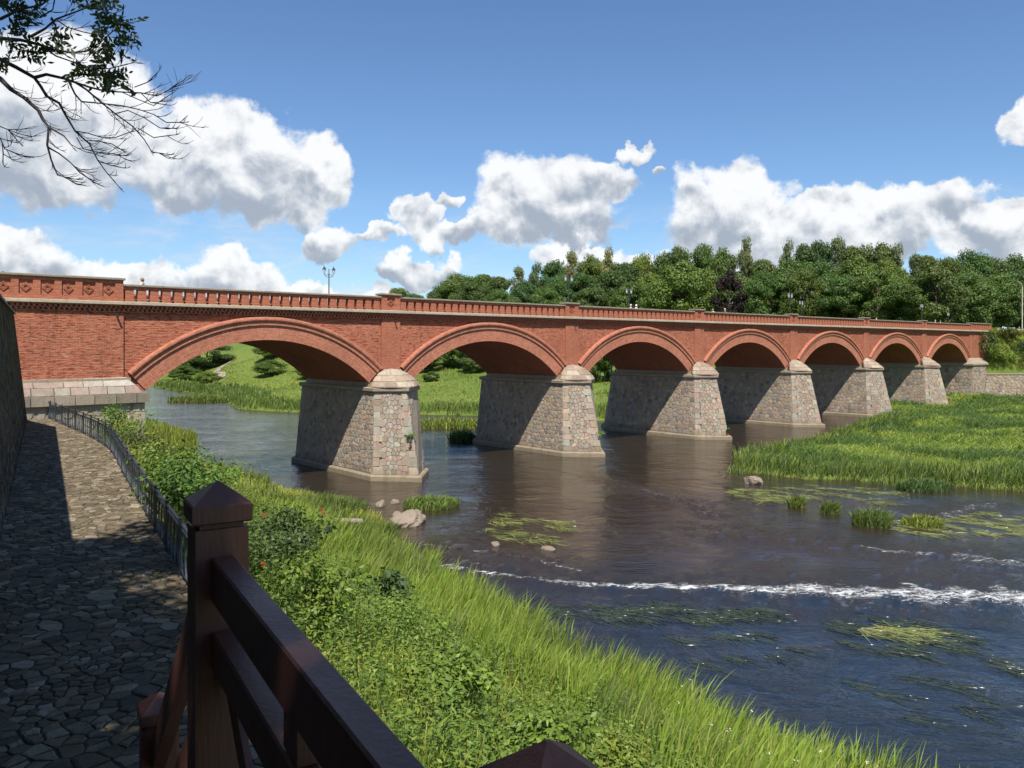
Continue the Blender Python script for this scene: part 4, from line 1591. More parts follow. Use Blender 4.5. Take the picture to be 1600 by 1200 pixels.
person(133.0, 1.2, 0.3, (.60, .42, .30), BLK, BRN, 'brown haired person above the far arch, right of two', 1.0)

# ------------------------------------------------------------------ far right: stone wall and pale fence
sw = G().box(87.2, 135, 147.0, 147.9, 0.2, 5.75).build('stone_wall', M['mortar'])
tag(sw, 'low rubble stone wall running right from the far end of the bridge', 'wall')
jn = G()
for poly in voronoi(scatter_pts(87.2, 112, 1.5, 5.7, 0.7, 0.55, rnd), 87.2, 112, 1.5, 5.7, 1.5):
    vs, fs = stone_geo(poly, lambda u, v, h: (u, 147.0 - h, v), 0.035, rnd.uniform(.04, .08), 0.05, rnd, True)
    jn.add(vs, fs, tint(GRANITE, rnd))
tag(jn.build('rubble_stones', M['stone'], sw), kind='stuff')
G().box(87.1, 135, 146.85, 148.0, 5.752, 5.95, bev=.03).build('coping', M['coping'], sw)
pf = empty('concrete_fence', (92.2, 151.6, 13.3))
tag(pf, 'pale concrete post fence beside the road past the bridge end', 'fence')
for q in range(16):
    G().box(q * 1.25 - .13, q * 1.25 + .13, -.12, .12, -0.5, 0.95, bev=.02).build('post', M['concrete'], pf)
G().box(-.13, 19, -.07, .07, 0.72, 0.88, bev=.01).build('rail', M['concrete'], pf)
G().box(-.13, 19, -.07, .07, 0.25, 0.40, bev=.01).build('rail', M['concrete'], pf)

# ------------------------------------------------------------------ growing things
def blades(roots, h, wd, col, lean=0.35, bend=0.5, seed=0, wind=(0.3, -0.1)):
    """curved grass blades: returns verts, tris, point colours"""
    r_ = np.random.default_rng(seed)
    n = len(roots)
    a = r_.uniform(0, 2 * np.pi, n)
    ldir = np.stack([np.cos(a), np.sin(a)], 1) * r_.uniform(0, lean, n)[:, None] + np.array(wind) * r_.uniform(0.2, 1.0, n)[:, None]
    b = a + r_.uniform(-1.2, 1.2, n)
    side = np.stack([-np.sin(b), np.cos(b), np.zeros(n)], 1)
    V = np.zeros((n, 7, 3))
    for q, (tq, wq) in enumerate(((0, 0.75), (0.38, 1.0), (0.74, 0.75))):
        off_ = (tq + bend * tq * tq * 1.3)[None] if False else tq * (0.55 + bend * tq)
        c = roots.copy()
        c[:, :2] += ldir * (h * off_)[:, None]
        c[:, 2] += h * tq * (1 - 0.12 * tq)
        V[:, 2 * q] = c - side * (wd * wq / 2)[:, None]
        V[:, 2 * q + 1] = c + side * (wd * wq / 2)[:, None]
    tip = roots.copy()
    tip[:, :2] += ldir * (h * (0.55 + bend))[:, None]
    tip[:, 2] += h * (0.90 - 0.12 * r_.random(n))
    V[:, 6] = tip
    base = (np.arange(n) * 7)[:, None]
    T = np.array([[0, 1, 3], [0, 3, 2], [2, 3, 5], [2, 5, 4], [4, 5, 6]])
    F = (base[:, None, :] + T[None]).reshape(-1, 3)
    return V.reshape(-1, 3), F, np.repeat(col, 7, 0)


def leaves(cen, nrm, ln, wd, col, seed=0, axis_dir=None):
    """folded four-point leaves: two triangles each"""
    r_ = np.random.default_rng(seed)
    n = len(cen)
    nrm = nrm / (np.linalg.norm(nrm, axis=1, keepdims=True) + 1e-9)
    q = r_.normal(size=(n, 3)) if axis_dir is None else axis_dir + r_.normal(size=(n, 3)) * 0.35
    u = q - nrm * (q * nrm).sum(1, keepdims=True)
    u /= np.linalg.norm(u, axis=1, keepdims=True) + 1e-9
    v = np.cross(nrm, u)
    V = np.zeros((n, 4, 3))
    V[:, 0] = cen - u * (ln / 2)[:, None]
    V[:, 1] = cen + v * (wd / 2)[:, None] - nrm * (wd * 0.18)[:, None]
    V[:, 2] = cen + u * (ln / 2)[:, None] - nrm * (ln * 0.08)[:, None]
    V[:, 3] = cen - v * (wd / 2)[:, None] - nrm * (wd * 0.18)[:, None]
    base = (np.arange(n) * 4)[:, None]
    T = np.array([[0, 1, 2], [0, 2, 3]])
    return V.reshape(-1, 3), (base[:, None, :] + T[None]).reshape(-1, 3), np.repeat(col, 4, 0)


def join(parts):
    V, F, Cc, o = [], [], [], 0
    for v, f_, c in parts:
        V.append(v)
        F.append(f_ + o)
        Cc.append(c)
        o += len(v)
    return np.concatenate(V), np.concatenate(F), np.concatenate(Cc)


def pal_col(n, pal, r_, var=0.18):
    p = np.array(pal)[r_.integers(0, len(pal), n)]
    return p * (1 + r_.uniform(-var, var, (n, 1)))


def sph(n, r_):
    d = r_.normal(size=(n, 3))
    return d / np.linalg.norm(d, axis=1, keepdims=True)


# ---- tree crowns, height 1 and spread 1, shared between trees of a kind
def crown_mesh(kind, seed):
    r_ = np.random.default_rng(seed)
    pal = {'L': [(0.103, 0.159, 0.026), (0.124, 0.186, 0.033), (0.087, 0.139, 0.026)],
           'M': [(0.075, 0.117, 0.026), (0.093, 0.141, 0.031), (0.062, 0.100, 0.025)],
           'O': [(0.091, 0.151, 0.029), (0.073, 0.137, 0.024), (0.102, 0.147, 0.036)],
           'B': [(0.164, 0.184, 0.062), (0.139, 0.160, 0.053), (0.184, 0.200, 0.076)],
           'P': [(.024, .014, .014), (.032, .018, .016), (.018, .011, .012)]}[kind]
    nc = {'B': 46, 'L': 64, 'M': 60, 'O': 56, 'P': 44}[kind]
    cl = []
    for q in range(nc):
        d = sph(1, r_)[0]
        rad = r_.uniform(0.55, 1.0) ** 0.5
        if kind == 'B':
            z = r_.uniform(0.22, 0.97)
            rr = 0.42 * math.sin(min(1.0, (1.03 - z) * 1.25) * math.pi / 2) * r_.uniform(0.3, 1.0)
            a = r_.uniform(0, 2 * math.pi)
            cl.append((rr * math.cos(a), rr * math.sin(a), z, r_.uniform(.065, .115)))
        else:
            zz = 0.56 + 0.40 * d[2] * rad
            wv = 1.0 if zz < 0.62 else 1.0 - 0.45 * (zz - 0.62) / 0.38
            cl.append((0.42 * d[0] * rad * wv, 0.42 * d[1] * rad * wv, zz, r_.uniform(.07, .14)))
    parts = []
    for cx_, cy_, cz, cr in cl:
        n = int(270 * (cr / .1) ** 1.7)
        d = sph(n, r_)
        d[:, 2] = d[:, 2] * 0.8 + 0.12
        pos = np.array([cx_, cy_, cz]) + d * cr * r_.uniform(0.45, 1.08, (n, 1)) * np.array([1.25, 1.25, 0.85])
        if kind == 'B':
            pos[:, 2] -= np.abs(r_.normal(0, .025, n))
        nr = d + r_.normal(size=(n, 3)) * 0.55 + np.array([0, 0, .35])
        ln = r_.uniform(.020, .036, n)
        tone = 1 + r_.uniform(-.16, .16)
        parts.append(leaves(pos, nr, ln, ln * .75, pal_col(n, pal, r_) * tone, int(r_.integers(1e6))))
    V, F, Cc = join(parts)
    me = np_mesh('crown_master', V, F, M['leaf'], col=Cc)
    m_ = me.data
    bpy.data.objects.remove(me)
    g = G()
    g.tube([(0, 0, 0), (.005, 0, .12), (-.005, .006, .35), (.01, 0, .6), (0, 0, .86)], [.030, .022, .017, .011, .003], 7)
    for q in range(7):
        z = .26 + .07 * q
        a = q * 2.4
        l = .30 * (1 - .1 * q)
        g.tube([(0, 0, z), (l * .5 * math.cos(a), l * .5 * math.sin(a), z + .10), (l * math.cos(a), l * math.sin(a), z + .16)], [.010, .007, .002], 5)
    o = g.build('trunk_master', M['bark_pale'] if kind == 'B' else M['bark'])
    t_me = o.data
    bpy.data.objects.remove(o)
    return m_, t_me


PROTO = {k: [crown_mesh(k, 50 + 7 * i + ord(k)) for i in range(3 if k in 'LM' else 2 if k in 'BO' else 1)] for k in 'LMOBP'}
TREES = [(-47.5,333.0,35.4,'L',15.2,2),(-39.9,331.9,32.6,'L',12.5,2),(-31.4,326.6,34.1,'M',15.3,2),(-25.7,327.8,37.1,'L',14.2,2),(-20.5,320.3,39.8,'L',15.2,2),(-13.9,315.5,38.7,'L',15.1,2),
(-9.7,319.6,40.8,'M',12.7,2),(-3.7,310.3,39.0,'M',12.1,2),(2.5,310.3,40.9,'B',8.5,2),(9.2,301.1,41.7,'B',7.8,2),(16.7,306.0,43.5,'O',14.9,2),(21.7,291.1,44.5,'B',8.3,2),
(29.1,297.4,44.7,'O',12.2,2),(34.6,287.9,45.5,'B',7.9,2),(39.6,281.0,41.7,'M',12.0,2),(46.1,284.9,43.5,'L',11.3,2),(51.8,278.5,44.3,'M',12.9,2),(57.6,274.4,44.7,'M',11.4,2),
(64.4,269.5,45.0,'L',12.2,2),(68.6,259.3,42.5,'O',11.5,2),(75.1,255.9,45.1,'B',7.2,2),(80.4,254.2,39.8,'M',10.7,2),(83.8,243.1,42.1,'B',6.9,2),(90.0,245.3,41.8,'M',10.6,2),
(95.3,245.8,42.8,'M',11.7,2),(94.5,231.4,41.5,'B',7.9,2),(102.5,238.6,42.3,'M',10.1,2),(102.6,226.2,41.0,'M',12.2,2),(107.1,222.8,38.6,'B',7.3,2),(108.3,214.5,35.0,'B',6.2,2),
(113.0,215.3,36.6,'M',10.2,2),(117.2,212.1,35.1,'M',10.4,2),(124.3,215.0,36.6,'L',10.8,2),(135.3,224.5,35.5,'M',12.7,2),(149.7,237.1,37.9,'O',13.0,2),(168.5,253.4,40.5,'M',10.5,2),
(-15.8,296.3,34.5,'M',15.2,1),(-4.0,284.9,29.7,'O',13.5,1),(5.1,279.0,33.9,'O',11.1,1),(16.8,274.6,34.4,'L',12.7,1),(23.7,264.0,35.4,'L',13.4,1),(33.3,261.3,36.8,'M',12.6,1),
(44.7,260.3,34.8,'L',12.3,1),(51.0,244.7,36.1,'L',11.3,1),(59.0,243.7,35.0,'O',11.9,1),(65.0,237.1,33.5,'O',13.1,1),(71.9,224.6,29.7,'L',9.8,1),(80.8,226.2,35.6,'L',12.5,1),
(84.3,217.5,34.0,'O',12.4,1),(88.7,206.2,34.4,'L',11.0,1),(93.0,199.9,33.0,'O',11.6,1),(97.0,196.2,27.3,'M',11.3,1),(102.5,189.7,28.3,'O',8.8,1),(112.5,196.8,29.5,'M',10.6,1),
(129.4,211.4,29.4,'L',10.0,1),(148.7,228.2,32.6,'O',10.6,1),(47.9,228.0,35.2,'L',17.0,0),(59.3,217.7,31.2,'P',9.0,0),(36.2,237.5,30.1,'L',12.0,0),(23.7,246.7,29.9,'M',12.0,0),
(10.3,256.0,30.0,'L',12.0,0),(-4.3,265.2,29.8,'O',12.0,0),(67.9,209.1,30.4,'L',13.0,0),(74.6,201.6,30.8,'M',12.0,0),(80.6,194.2,28.2,'L',13.0,0),(85.7,187.1,29.1,'O',12.0,0),
(90.2,180.1,26.7,'L',11.0,0),(92.9,175.2,28.2,'M',12.0,0),(105.4,185.2,28.2,'O',13.6,0),(119.8,197.7,28.5,'L',12.1,0),(135.5,211.4,31.7,'M',13.9,0)]
KDESC = {'L': 'broad bright green tree', 'M': 'dark green maple', 'O': 'yellowish olive green tree',
         'B': 'slender pale green birch', 'P': 'dark purple leaved tree'}
RDESC = {0: 'fronting the wood', 1: 'amid the wood', 2: 'on the skyline'}
rnd = random.Random(77)
tx = np.array([t_[0] for t_ in TREES])
ty = np.array([t_[1] for t_ in TREES])
tz = terrain(tx, ty)
PIL = [609, 892, 1090, 1237, 1354, 1445, 1514]
NUM = ['first', 'second', 'third', 'fourth', 'fifth', 'sixth', 'seventh']
labs = []
for q, (x, y, zt, kind, wd, row) in enumerate(TREES):
    cm, tm = PROTO[kind][rnd.randrange(len(PROTO[kind]))]
    r_ = empty({'B': 'birch_tree', 'P': 'purple_tree'}.get(kind, 'broadleaf_tree'), (x, y, float(tz[q]) - 0.3), rnd.uniform(0, 6.28))
    h = max(9.0, (zt - tz[q] + 0.3)) * 1.02
    ww = min(wd * (1.25 if kind != 'B' else 1.5), h * (.95 if kind != 'B' else .6))
    link_mesh('crown', cm, None, r_)
    link_mesh('trunk', tm, None, r_)
    r_.scale = (ww, ww, h)
    u = 800 + x / y * 1248
    labs.append((q, r_, kind, row, u, zt, y))
used = {}
for q, r_, kind, row, u, zt, y in labs:
    if u > 1535:
        place_ = 'past the right end of the bridge'
    else:
        k = min(range(6), key=lambda i: abs(PIL[i] - u))
        d_ = u - PIL[k]
        if k == 5 and d_ > 45:
            place_ = 'over the last arch'
        else:
            place_ = ('right over' if abs(d_) < 14 else 'just right of' if 0 < d_ < 50 else 'well right of' if d_ > 0 else 'just left of' if d_ > -50 else 'well left of') + f' the {NUM[k]} pier'
    used.setdefault((kind, row, place_), []).append((u, q, r_))
for (kind, row, place_), ls in used.items():
    ls.sort(key=lambda e: e[0])
    for i, (u, q, r_) in enumerate(ls):
        extra = '' if len(ls) == 1 else (', left one', ', right one')[i] if len(ls) == 2 else f', {NUM[i]} from left'
        tag(r_, f"{KDESC[kind]} {RDESC[row]} {place_}{extra}", 'tree', 'trees of the wood behind the bridge')

# ---- shrubs: small crowns of their own with stems
def shrub(loc, wd, h, pal, leaf_len, n, label, seed, berries=0, name='shrub', group='shrubs on the river banks', nc=14, aspect=.55, up=.45):
    r_ = np.random.default_rng(seed)
    root = empty(name, loc)
    parts, stem = [], G()
    for q in range(nc):
        d = sph(1, r_)[0]
        rr = r_.uniform(.35, .95)
        c = np.array([d[0] * wd / 2 * rr, d[1] * wd / 2 * rr, h * (0.52 + 0.40 * d[2] * rr)])
        cr = r_.uniform(.16, .30) * min(wd, h)
        m_ = n // nc
        dd = sph(m_, r_)
        pos = c + dd * cr * r_.uniform(.35, 1.1, (m_, 1)) * np.array([1.2, 1.2, .9])
        pos[:, 2] = np.maximum(pos[:, 2], 0.03)
        nr = dd * .6 + r_.normal(size=(m_, 3)) * .5 + np.array([0, 0, up + .3])
        ln = leaf_len * r_.uniform(.6, 1.2, m_)
        parts.append(leaves(pos, nr, ln, ln * aspect, pal_col(m_, pal, r_) * (1 + r_.uniform(-.15, .15)), int(r_.integers(1e6)),
                            axis_dir=dd + np.array([0, 0, -.15])))
        stem.tube([(0.06 * d[0], 0.06 * d[1], -0.1), tuple(c * np.array([.45, .45, .5])), tuple(c)], [.022, .014, .005], 5)
    V, F, Cc = join(parts)
    np_mesh('foliage', V, F, M['leaf'], root, Cc)
    stem.build('stem', M['bark'], root)
    if berries:
        bm_, t, bs, out = material('red_berries')
        bs.inputs['Base Color'].default_value = (.45, .03, .015, 1)
        bs.inputs['Roughness'].default_value = .35
        for b_ in range(berries):
            d = sph(1, r_)[0]
            c = np.array([d[0] * wd / 2, d[1] * wd / 2, h * (0.55 + 0.4 * abs(d[2]))])
            g = G()
            for e in range(9):
                p = c + r_.normal(size=3) * .022
                s_ = .017
                g.add([p + np.array(v) * s_ for v in ((1, 0, 0), (-1, 0, 0), (0, 1, 0), (0, -1, 0), (0, 0, 1), (0, 0, -1))],
                      [(0, 2, 4), (2, 1, 4), (1, 3, 4), (3, 0, 4), (2, 0, 5), (1, 2, 5), (3, 1, 5), (0, 3, 5)])
            g.build('berry_cluster', bm_, root)
    tag(root, label, 'shrub', group)
    return root


GREEN = [(0.125, 0.201, 0.030), (0.163, 0.248, 0.040), (0.100, 0.167, 0.027)]
DARK = [(0.057, 0.101, 0.034), (0.076, 0.125, 0.038), (0.045, 0.083, 0.028)]
YEL = [(0.216, 0.273, 0.040), (0.263, 0.297, 0.048), (0.180, 0.240, 0.035)]
RUST = [(0.101, 0.115, 0.030), (0.149, 0.101, 0.038), (0.081, 0.128, 0.027)]
FAR_G = [(.050, .090, .020), (.062, .105, .022), (.040, .074, .016)]


def gz(x, y):
    return float(terrain(np.array([x]), np.array([y]))[0])


SHRUBS = [
    (-8.2, 20.4, 2.6, 2.5, GREEN, .14, 2200, 'leafy green shrub leaning on the iron railing beside the landing post', 0),
    (-9.9, 24.2, 3.2, 2.4, GREEN, .14, 2400, 'pale green bush just beyond the railing halfway along the path', 0),
    (-12.2, 28.3, 3.2, 2.2, YEL, .14, 2000, 'yellow green bush below the railing where it starts to bend', 0),
    (-14.9, 32.9, 2.6, 1.9, RUST, .13, 1500, 'rusty tinged bush by the railing near the abutment', 0),
    (-18.6, 38.4, 2.8, 2.4, GREEN, .15, 1400, 'dense green bush at the foot of the abutment corner', 0),
    (-21.5, 44.2, 3.0, 2.2, YEL, .15, 1200, 'bright bush against the rubble abutment wall', 0),
    (-6.9, 23.4, 2.4, 1.8, DARK, .13, 1500, 'dark bush behind the landing post toward the river', 0),
    (-5.0, 17.4, 2.1, 2.4, DARK, .12, 2600, 'dark shrub with red berries right of the landing post', 3),
    (-3.7, 14.2, 2.0, 1.7, GREEN, .12, 2200, 'green shrub with a few berries beside the foreground handrail', 2),
    (-2.4, 17.4, 1.9, 1.5, GREEN, .10, 1800, 'fresh green shrub between the dark berry shrub and the reeds', 0),
    (-3.6, 22.6, 1.6, 1.7, DARK, .26, 420, 'big leaved burdock clump above the small stony shore', 0),
    (-1.2, 13.4, 2.2, 1.4, GREEN, .14, 1900, 'medium green leafy shrub above the lower post cap', 0),
    (0.3, 11.6, 1.9, 1.2, GREEN, .13, 1500, 'green sapling bush close above the cap at the bottom edge', 0),
    (1.6, 13.6, 1.5, 0.9, YEL, .12, 1100, 'small bright lime shrub at the bottom of the bank', 0),
]
for q, (x, y, wd, h, pal, ll, n, lab, br) in enumerate(SHRUBS):
    shrub((x, y, gz(x, y) - .05), wd, h, pal, ll, n, lab, 300 + q, br)
shrub(W(148.6, -1.2, 9.2), 3.6, 5.2, DARK, .34, 1500, 'dark bush climbing the right end of the bridge', 401, group='shrubs on the far embankment')
for q, (x, y, wd, h, pal, lab) in enumerate([
        (91.0, 148.6, 5.0, 3.6, GREEN, 'green shrub on the bank above the far stone wall, nearest the bridge'),
        (95.5, 148.8, 5.2, 3.2, DARK, 'dark shrub on the bank above the far stone wall'),
        (100.5, 149.2, 5.0, 3.4, GREEN, 'green shrub on the far bank at the right picture edge'),
        (93.5, 150.2, 4.6, 2.6, RUST, 'dry brownish shrub at the top of the far bank')]):
    shrub((x, y, gz(x, y) - .2), wd, h, pal, .34, 1300, lab, 410 + q, group='shrubs on the far embankment')
for (s_, y_, z_, wd, lab) in ((20.2, -3.35, 4.0, .9, 'small green plant rooted in the face of the first pier'),
                             (41.2, -3.6, 2.7, 1.0, 'small green plant rooted in the face of the second pier'),
                             (61.3, -4.0, 1.9, .6, 'tiny plant rooted in the face of the third pier')):
    shrub(W(s_, y_, z_ - .3), wd, wd * .9, GREEN, .16, 150, lab, int(s_ * 7), name='wall_plant', group='plants growing on the piers', nc=5)
# bushes on the hillside seen through the arches
BUSH = [(-88, 214, 9, 4, 'low bush below the hillside track, seen through the first arch'), (-70, 232, 10, 5, 'bush right of the hillside track, seen through the first arch'),
        (-99, 240, 13, 8, 'dark bush left of the hillside track under the first arch'), (-52, 240, 14, 7, 'bush high on the slope under the crown of the first arch'),
        (-66, 250, 16, 9, 'big bush at the top of the slope under the first arch'), (-94, 246, 16, 9, 'bush far left under the first arch'),
        (-21, 182, 11, 8, 'tall bush seen at the left in the second arch'), (-14, 186, 10, 9, 'leafy bush in the middle of the second arch'),
        (-8.5, 178, 8, 7, 'bush beside the pier in the second arch'), (17, 168, 9, 10, 'round bush seen through the third arch'),
        (21.5, 172, 9, 11, 'tall leafy bush at the right in the third arch'), (-42, 205, 10, 6, 'bush on the meadow between the first and second arch'),
        (-37, 148, 4, 2.2, 'small bush on the far meadow under the first arch'), (-30, 155, 4, 2, 'low meadow bush right under the first arch'),
        (-48, 190, 7, 4, 'round meadow bush under the first arch'), (-62, 205, 9, 4, 'wide low bush at the slope foot under the first arch'),
        (-54, 222, 10, 5, 'bush midway up the slope under the first arch'), (-45, 228, 9, 5, 'bush up the slope at the right under the first arch'),
        (-75, 196, 7, 3, 'small bush on the meadow left under the first arch'), (-27, 196, 9, 6, 'bush at the left springing of the second arch'),
        (-17, 168, 4, 2, 'little bush on the meadow in the second arch'), (-38, 172, 5, 2.4, 'low bush beside the first pier on the far meadow')]
bm = crown_mesh('M', 991)
bl = crown_mesh('L', 992)
for q, (x, y, wd, h, lab) in enumerate(BUSH):
    r_ = empty('bush', (x, y, gz(x, y) - h * 0.18), q * 1.3)
    cm, tm = (bl, bl, bm)[q % 3]
    link_mesh('crown', cm, None, r_)
    link_mesh('stem', tm, None, r_)
    r_.scale = (wd, wd, h * 1.2)
    tag(r_, lab, 'bush', 'bushes on the far meadow')

# hillside track
g = G()
tr = [(-77, 206), (-79, 213), (-79.5, 219), (-82, 226), (-86.5, 233), (-88, 240), (-86.5, 248)]
for a, b in zip(tr[:-1], tr[1:]):
    for e in range(9):
        p = [a[i] + (b[i] - a[i]) * e / 9 for i in (0, 1)]
        q = [a[i] + (b[i] - a[i]) * (e + 1) / 9 for i in (0, 1)]
        g.add([(p[0] - 1.0, p[1], gz(p[0] - 1.0, p[1]) + .25), (p[0] + 1.0, p[1], gz(p[0] + 1.0, p[1]) + .25),
               (q[0] + 1.0, q[1], gz(q[0] + 1.0, q[1]) + .25), (q[0] - 1.0, q[1], gz(q[0] - 1.0, q[1]) + .25)], [(0, 1, 2, 3)])
tag(g.build('track', M['mortar']), 'pale bare track winding up the far hillside', 'track', kind='structure')

# ---- grass, reeds and weeds
def scatter(n, x0, x1, y0, y1, mask, seed):
    r_ = np.random.default_rng(seed)
    x, y = r_.uniform(x0, x1, n), r_.uniform(y0, y1, n)
    k = mask(x, y, r_)
    x, y = x[k], y[k]
    return np.stack([x, y, terrain(x, y) - .03], 1), r_


def land(x, y):
    return ~inside(x, y, RIVER)


def left_side(x, y):
    return land(x, y) & (seg_dist(x, y, LE) < seg_dist(x, y, RE))


LIME = [(0.330, 0.411, 0.062), (0.373, 0.441, 0.069), (0.273, 0.363, 0.051), (0.416, 0.411, 0.096)]
STRAW = [(0.276, 0.252, 0.102), (0.216, 0.228, 0.072), (0.180, 0.228, 0.054)]
REED = [(0.103, 0.164, 0.041), (0.125, 0.187, 0.049), (0.086, 0.140, 0.038), (0.152, 0.195, 0.066)]
MEAD = [(0.204, 0.275, 0.048), (0.246, 0.313, 0.054), (0.171, 0.237, 0.044), (0.300, 0.313, 0.081)]


def grass(name, label, roots, r_, h0, h1, w0, pal, lean=.35, bend=.5, wind=(.3, -.1), seed=1, wgrow=.0011, patch=None):
    n = len(roots)
    h = r_.uniform(h0, h1, n) * (0.72 + 0.55 * vnoise(roots[:, 0], roots[:, 1], 1.6, seed))
    wd = np.maximum(w0, wgrow * np.hypot(roots[:, 0], roots[:, 1])) * r_.uniform(.7, 1.3, n)
    col = pal_col(n, pal, r_) * (0.85 + 0.3 * vnoise(roots[:, 0], roots[:, 1], 2.3, seed + 5))[:, None]
    if patch is not None:                      # drifts of another, taller or shorter, growth
        pp, ps, pk, th_ = patch
        v = .6 * vnoise(roots[:, 0], roots[:, 1], ps, seed + 40) + .4 * vnoise(roots[:, 0], roots[:, 1], ps * .35, seed + 41)
        m_ = v + r_.uniform(-.06, .06, n) > th_
        col[m_] = pal_col(int(m_.sum()), pp, r_)
        h[m_] *= pk
    V, F, Cc = blades(roots, h, wd, col, lean, bend, seed, wind)
    o = np_mesh(name, V, F, M['grass'], None, Cc)
    return tag(o, label, 'grass', kind='stuff')


rt, r_ = scatter(92000, -11.19, 18.65, 7.46, 38.23, lambda x, y, r: (left_side(x, y) & (seg_dist(x, y, LE) < 5.2 + 1.6 * vnoise(x, y, 3, 2)) & (r.random(len(x)) < .92)) | (seg_dist(x, y, LE) < 1.9 * vnoise(x, y, 1.9, 14) - .5), 21)
grass('river_grass', 'tall bright lime green sedge blades along the near water edge', rt, r_, 1.0, 1.75, .034, LIME, .30, .50, (.34, -.05), 3, .0011, (MEAD + STRAW, 3.0, .85, .60))
rt, r_ = scatter(110000, -18.65, 13.05, 7.46, 42.89, lambda x, y, r: left_side(x, y) & (offs(x, y) > 2.6) & (seg_dist(x, y, LE) > 3.4) & (r.random(len(x)) < .7), 22)
grass('bank_grass', 'mixed green grass covering the near bank slope', rt, r_, .35, .85, .016, MEAD + GREEN, .5, .5, (.12, -.1), 4, .0011, (LIME, 3.0, .8, .58))
rt, r_ = scatter(72000, -26.11, -3.73, 35.43, 59.68, lambda x, y, r: left_side(x, y) & (offs(x, y) > 3) & (seg_dist(x, y, FENCE) > 1.0), 23)
grass('shore_grass', 'sunlit yellowish grass on the low shore before the first pier', rt, r_, .30, .70, .014, MEAD + LIME + STRAW, .6, .55, (.2, -.1), 6, .0009, (REED, 3.5, 1.6, .60))
rt, r_ = scatter(60000, -42.89, -16.78, 52.22, 93.24, lambda x, y, r: left_side(x, y) & (seg_dist(x, y, LE) < 6), 24)
grass('reed_bed', 'dark green reed bed beyond the abutment under the first arch', rt, r_, .9, 1.9, .02, REED + MEAD, .25, .3, (.1, 0), 7)
# right-hand meadow
rt, r_ = scatter(360000, 16.8, 106, 43, 147, lambda x, y, r: land(x, y) & (seg_dist(x, y, RE) < seg_dist(x, y, LE)) & (y < 146.5) & (r.random(len(x)) < np.clip(60.0 / y, 0, 1)), 25)
k_ = (np.abs((rt[:, 0] - BX) * -DY + (rt[:, 1] - BY) * DX) > 0) & (rt[:, 0] / rt[:, 1] < .70)
grass('meadow_grass', 'soft green meadow grass on the right bank', rt[k_], r_, .28, .62, .02, MEAD + MEAD + LIME + GREEN, 1.2, .9, (.35, 0), 8, .00065, (REED + DARK + GREEN, 5.0, 1.5, .49))
rt, r_ = scatter(90000, 14.92, 59.68, 46.62, 111.89, lambda x, y, r: (land(x, y) & (seg_dist(x, y, RE) < 3.2 * vnoise(x, y, 5, 4) + .6) | (seg_dist(x, y, RE) < 3.4 * vnoise(x, y, 3.1, 16) - 1.1)) & (x / y < .7), 26)
grass('reed_bed', 'dark green reeds fringing the right bank meadow', rt, r_, .8, 1.5, .02, REED + REED + MEAD, .5, .55, (.25, 0), 9, .0008)
rt, r_ = scatter(150000, -102.57, 31.7, 100.7, 200.47, lambda x, y, r: land(x, y) & (seg_dist(x, y, RE) < 9 * vnoise(x, y, 12, 4) + 1.5) & (r.random(len(x)) < .8), 27)
grass('reed_bed', 'reeds along the far shore seen through the first two arches', rt, r_, .8, 1.7, .03, REED + REED + GREEN, .5, .5, (.1, 0), 10, .0009)
rt, r_ = scatter(52000, -102.57, 37.3, 107.23, 242.43, lambda x, y, r: land(x, y) & (seg_dist(x, y, RE) < 90) & (seg_dist(x, y, LE) > 20) & (r.random(len(x)) < .8), 28)
grass('far_meadow_grass', 'light green hay meadow beyond the bridge', rt, r_, .2, .45, .03, MEAD + GREEN, 1.2, .9, (.2, 0), 12, .0008, (GREEN + REED, 22.0, 1.6, .50))
# embankment and islands seen through the arches
def spot(cx_, cy_, rx, ry, n, seed):
    r = np.random.default_rng(seed)
    a, d = r.uniform(0, 2 * np.pi, n), np.sqrt(r.random(n))
    x, y = cx_ + rx * d * np.cos(a), cy_ + ry * d * np.sin(a)
    return np.stack([x, y, np.full(n, WL - .06)], 1), r


for q, (x, y, rx, ry, n, h, pal, lab) in enumerate([
        (-5.22, 51.47, 1.77, 1.4, 2600, .75, REED + MEAD, 'reed islet behind the boulder in front of the first pier'),
        (18.28, 51.28, 0.51, 0.47, 330, .95, REED, 'smallest reed tussock, leftmost of the row in the river'),
        (19.67, 49.42, 0.56, 0.47, 380, .95, REED, 'second small reed tussock from the left in the river row'),
        (20.7, 46.06, 1.03, 0.84, 1100, 1.15, REED, 'big dark reed tussock standing in the middle of the shallows'),
        (23.68, 46.06, 1.12, 0.75, 800, .7, REED + MEAD, 'low light green tussock right of the big dark one'),
        (29.46, 57.34, 1.86, 1.03, 1300, .9, REED, 'reed tussock just off the right bank reeds'),
        (-7.74, 101.64, 6.06, 2.98, 2600, 1.3, REED + MEAD, 'reed island seen between the first and second piers'),
        (-5.41, 86.25, 1.4, 1.31, 700, 1.5, REED, 'dark reed clump at the foot of the second pier'),
        (-57.81, 147.32, 5.59, 2.24, 1500, 1.5, REED, 'reed island in the pale water under the first arch')]):
    rt, r = spot(x, y, rx, ry, n, 60 + q)
    rt[:, 2] = WL - .05
    hh = h * r.uniform(.35, 1.25, len(rt)) * (1.12 - .4 * np.clip(np.hypot((rt[:, 0] - x) / rx, (rt[:, 1] - y) / ry), 0, 1))
    wd = np.maximum(.018, .0011 * y) * r.uniform(.7, 1.3, len(rt))
    V, F, Cc = blades(rt, hh, wd, pal_col(len(rt), pal, r), .75, .55, 90 + q, (.18, 0))
    tag(np_mesh('reed_tussock', V, F, M['grass'], None, Cc), lab, 'reeds', 'reed tussocks in the river')

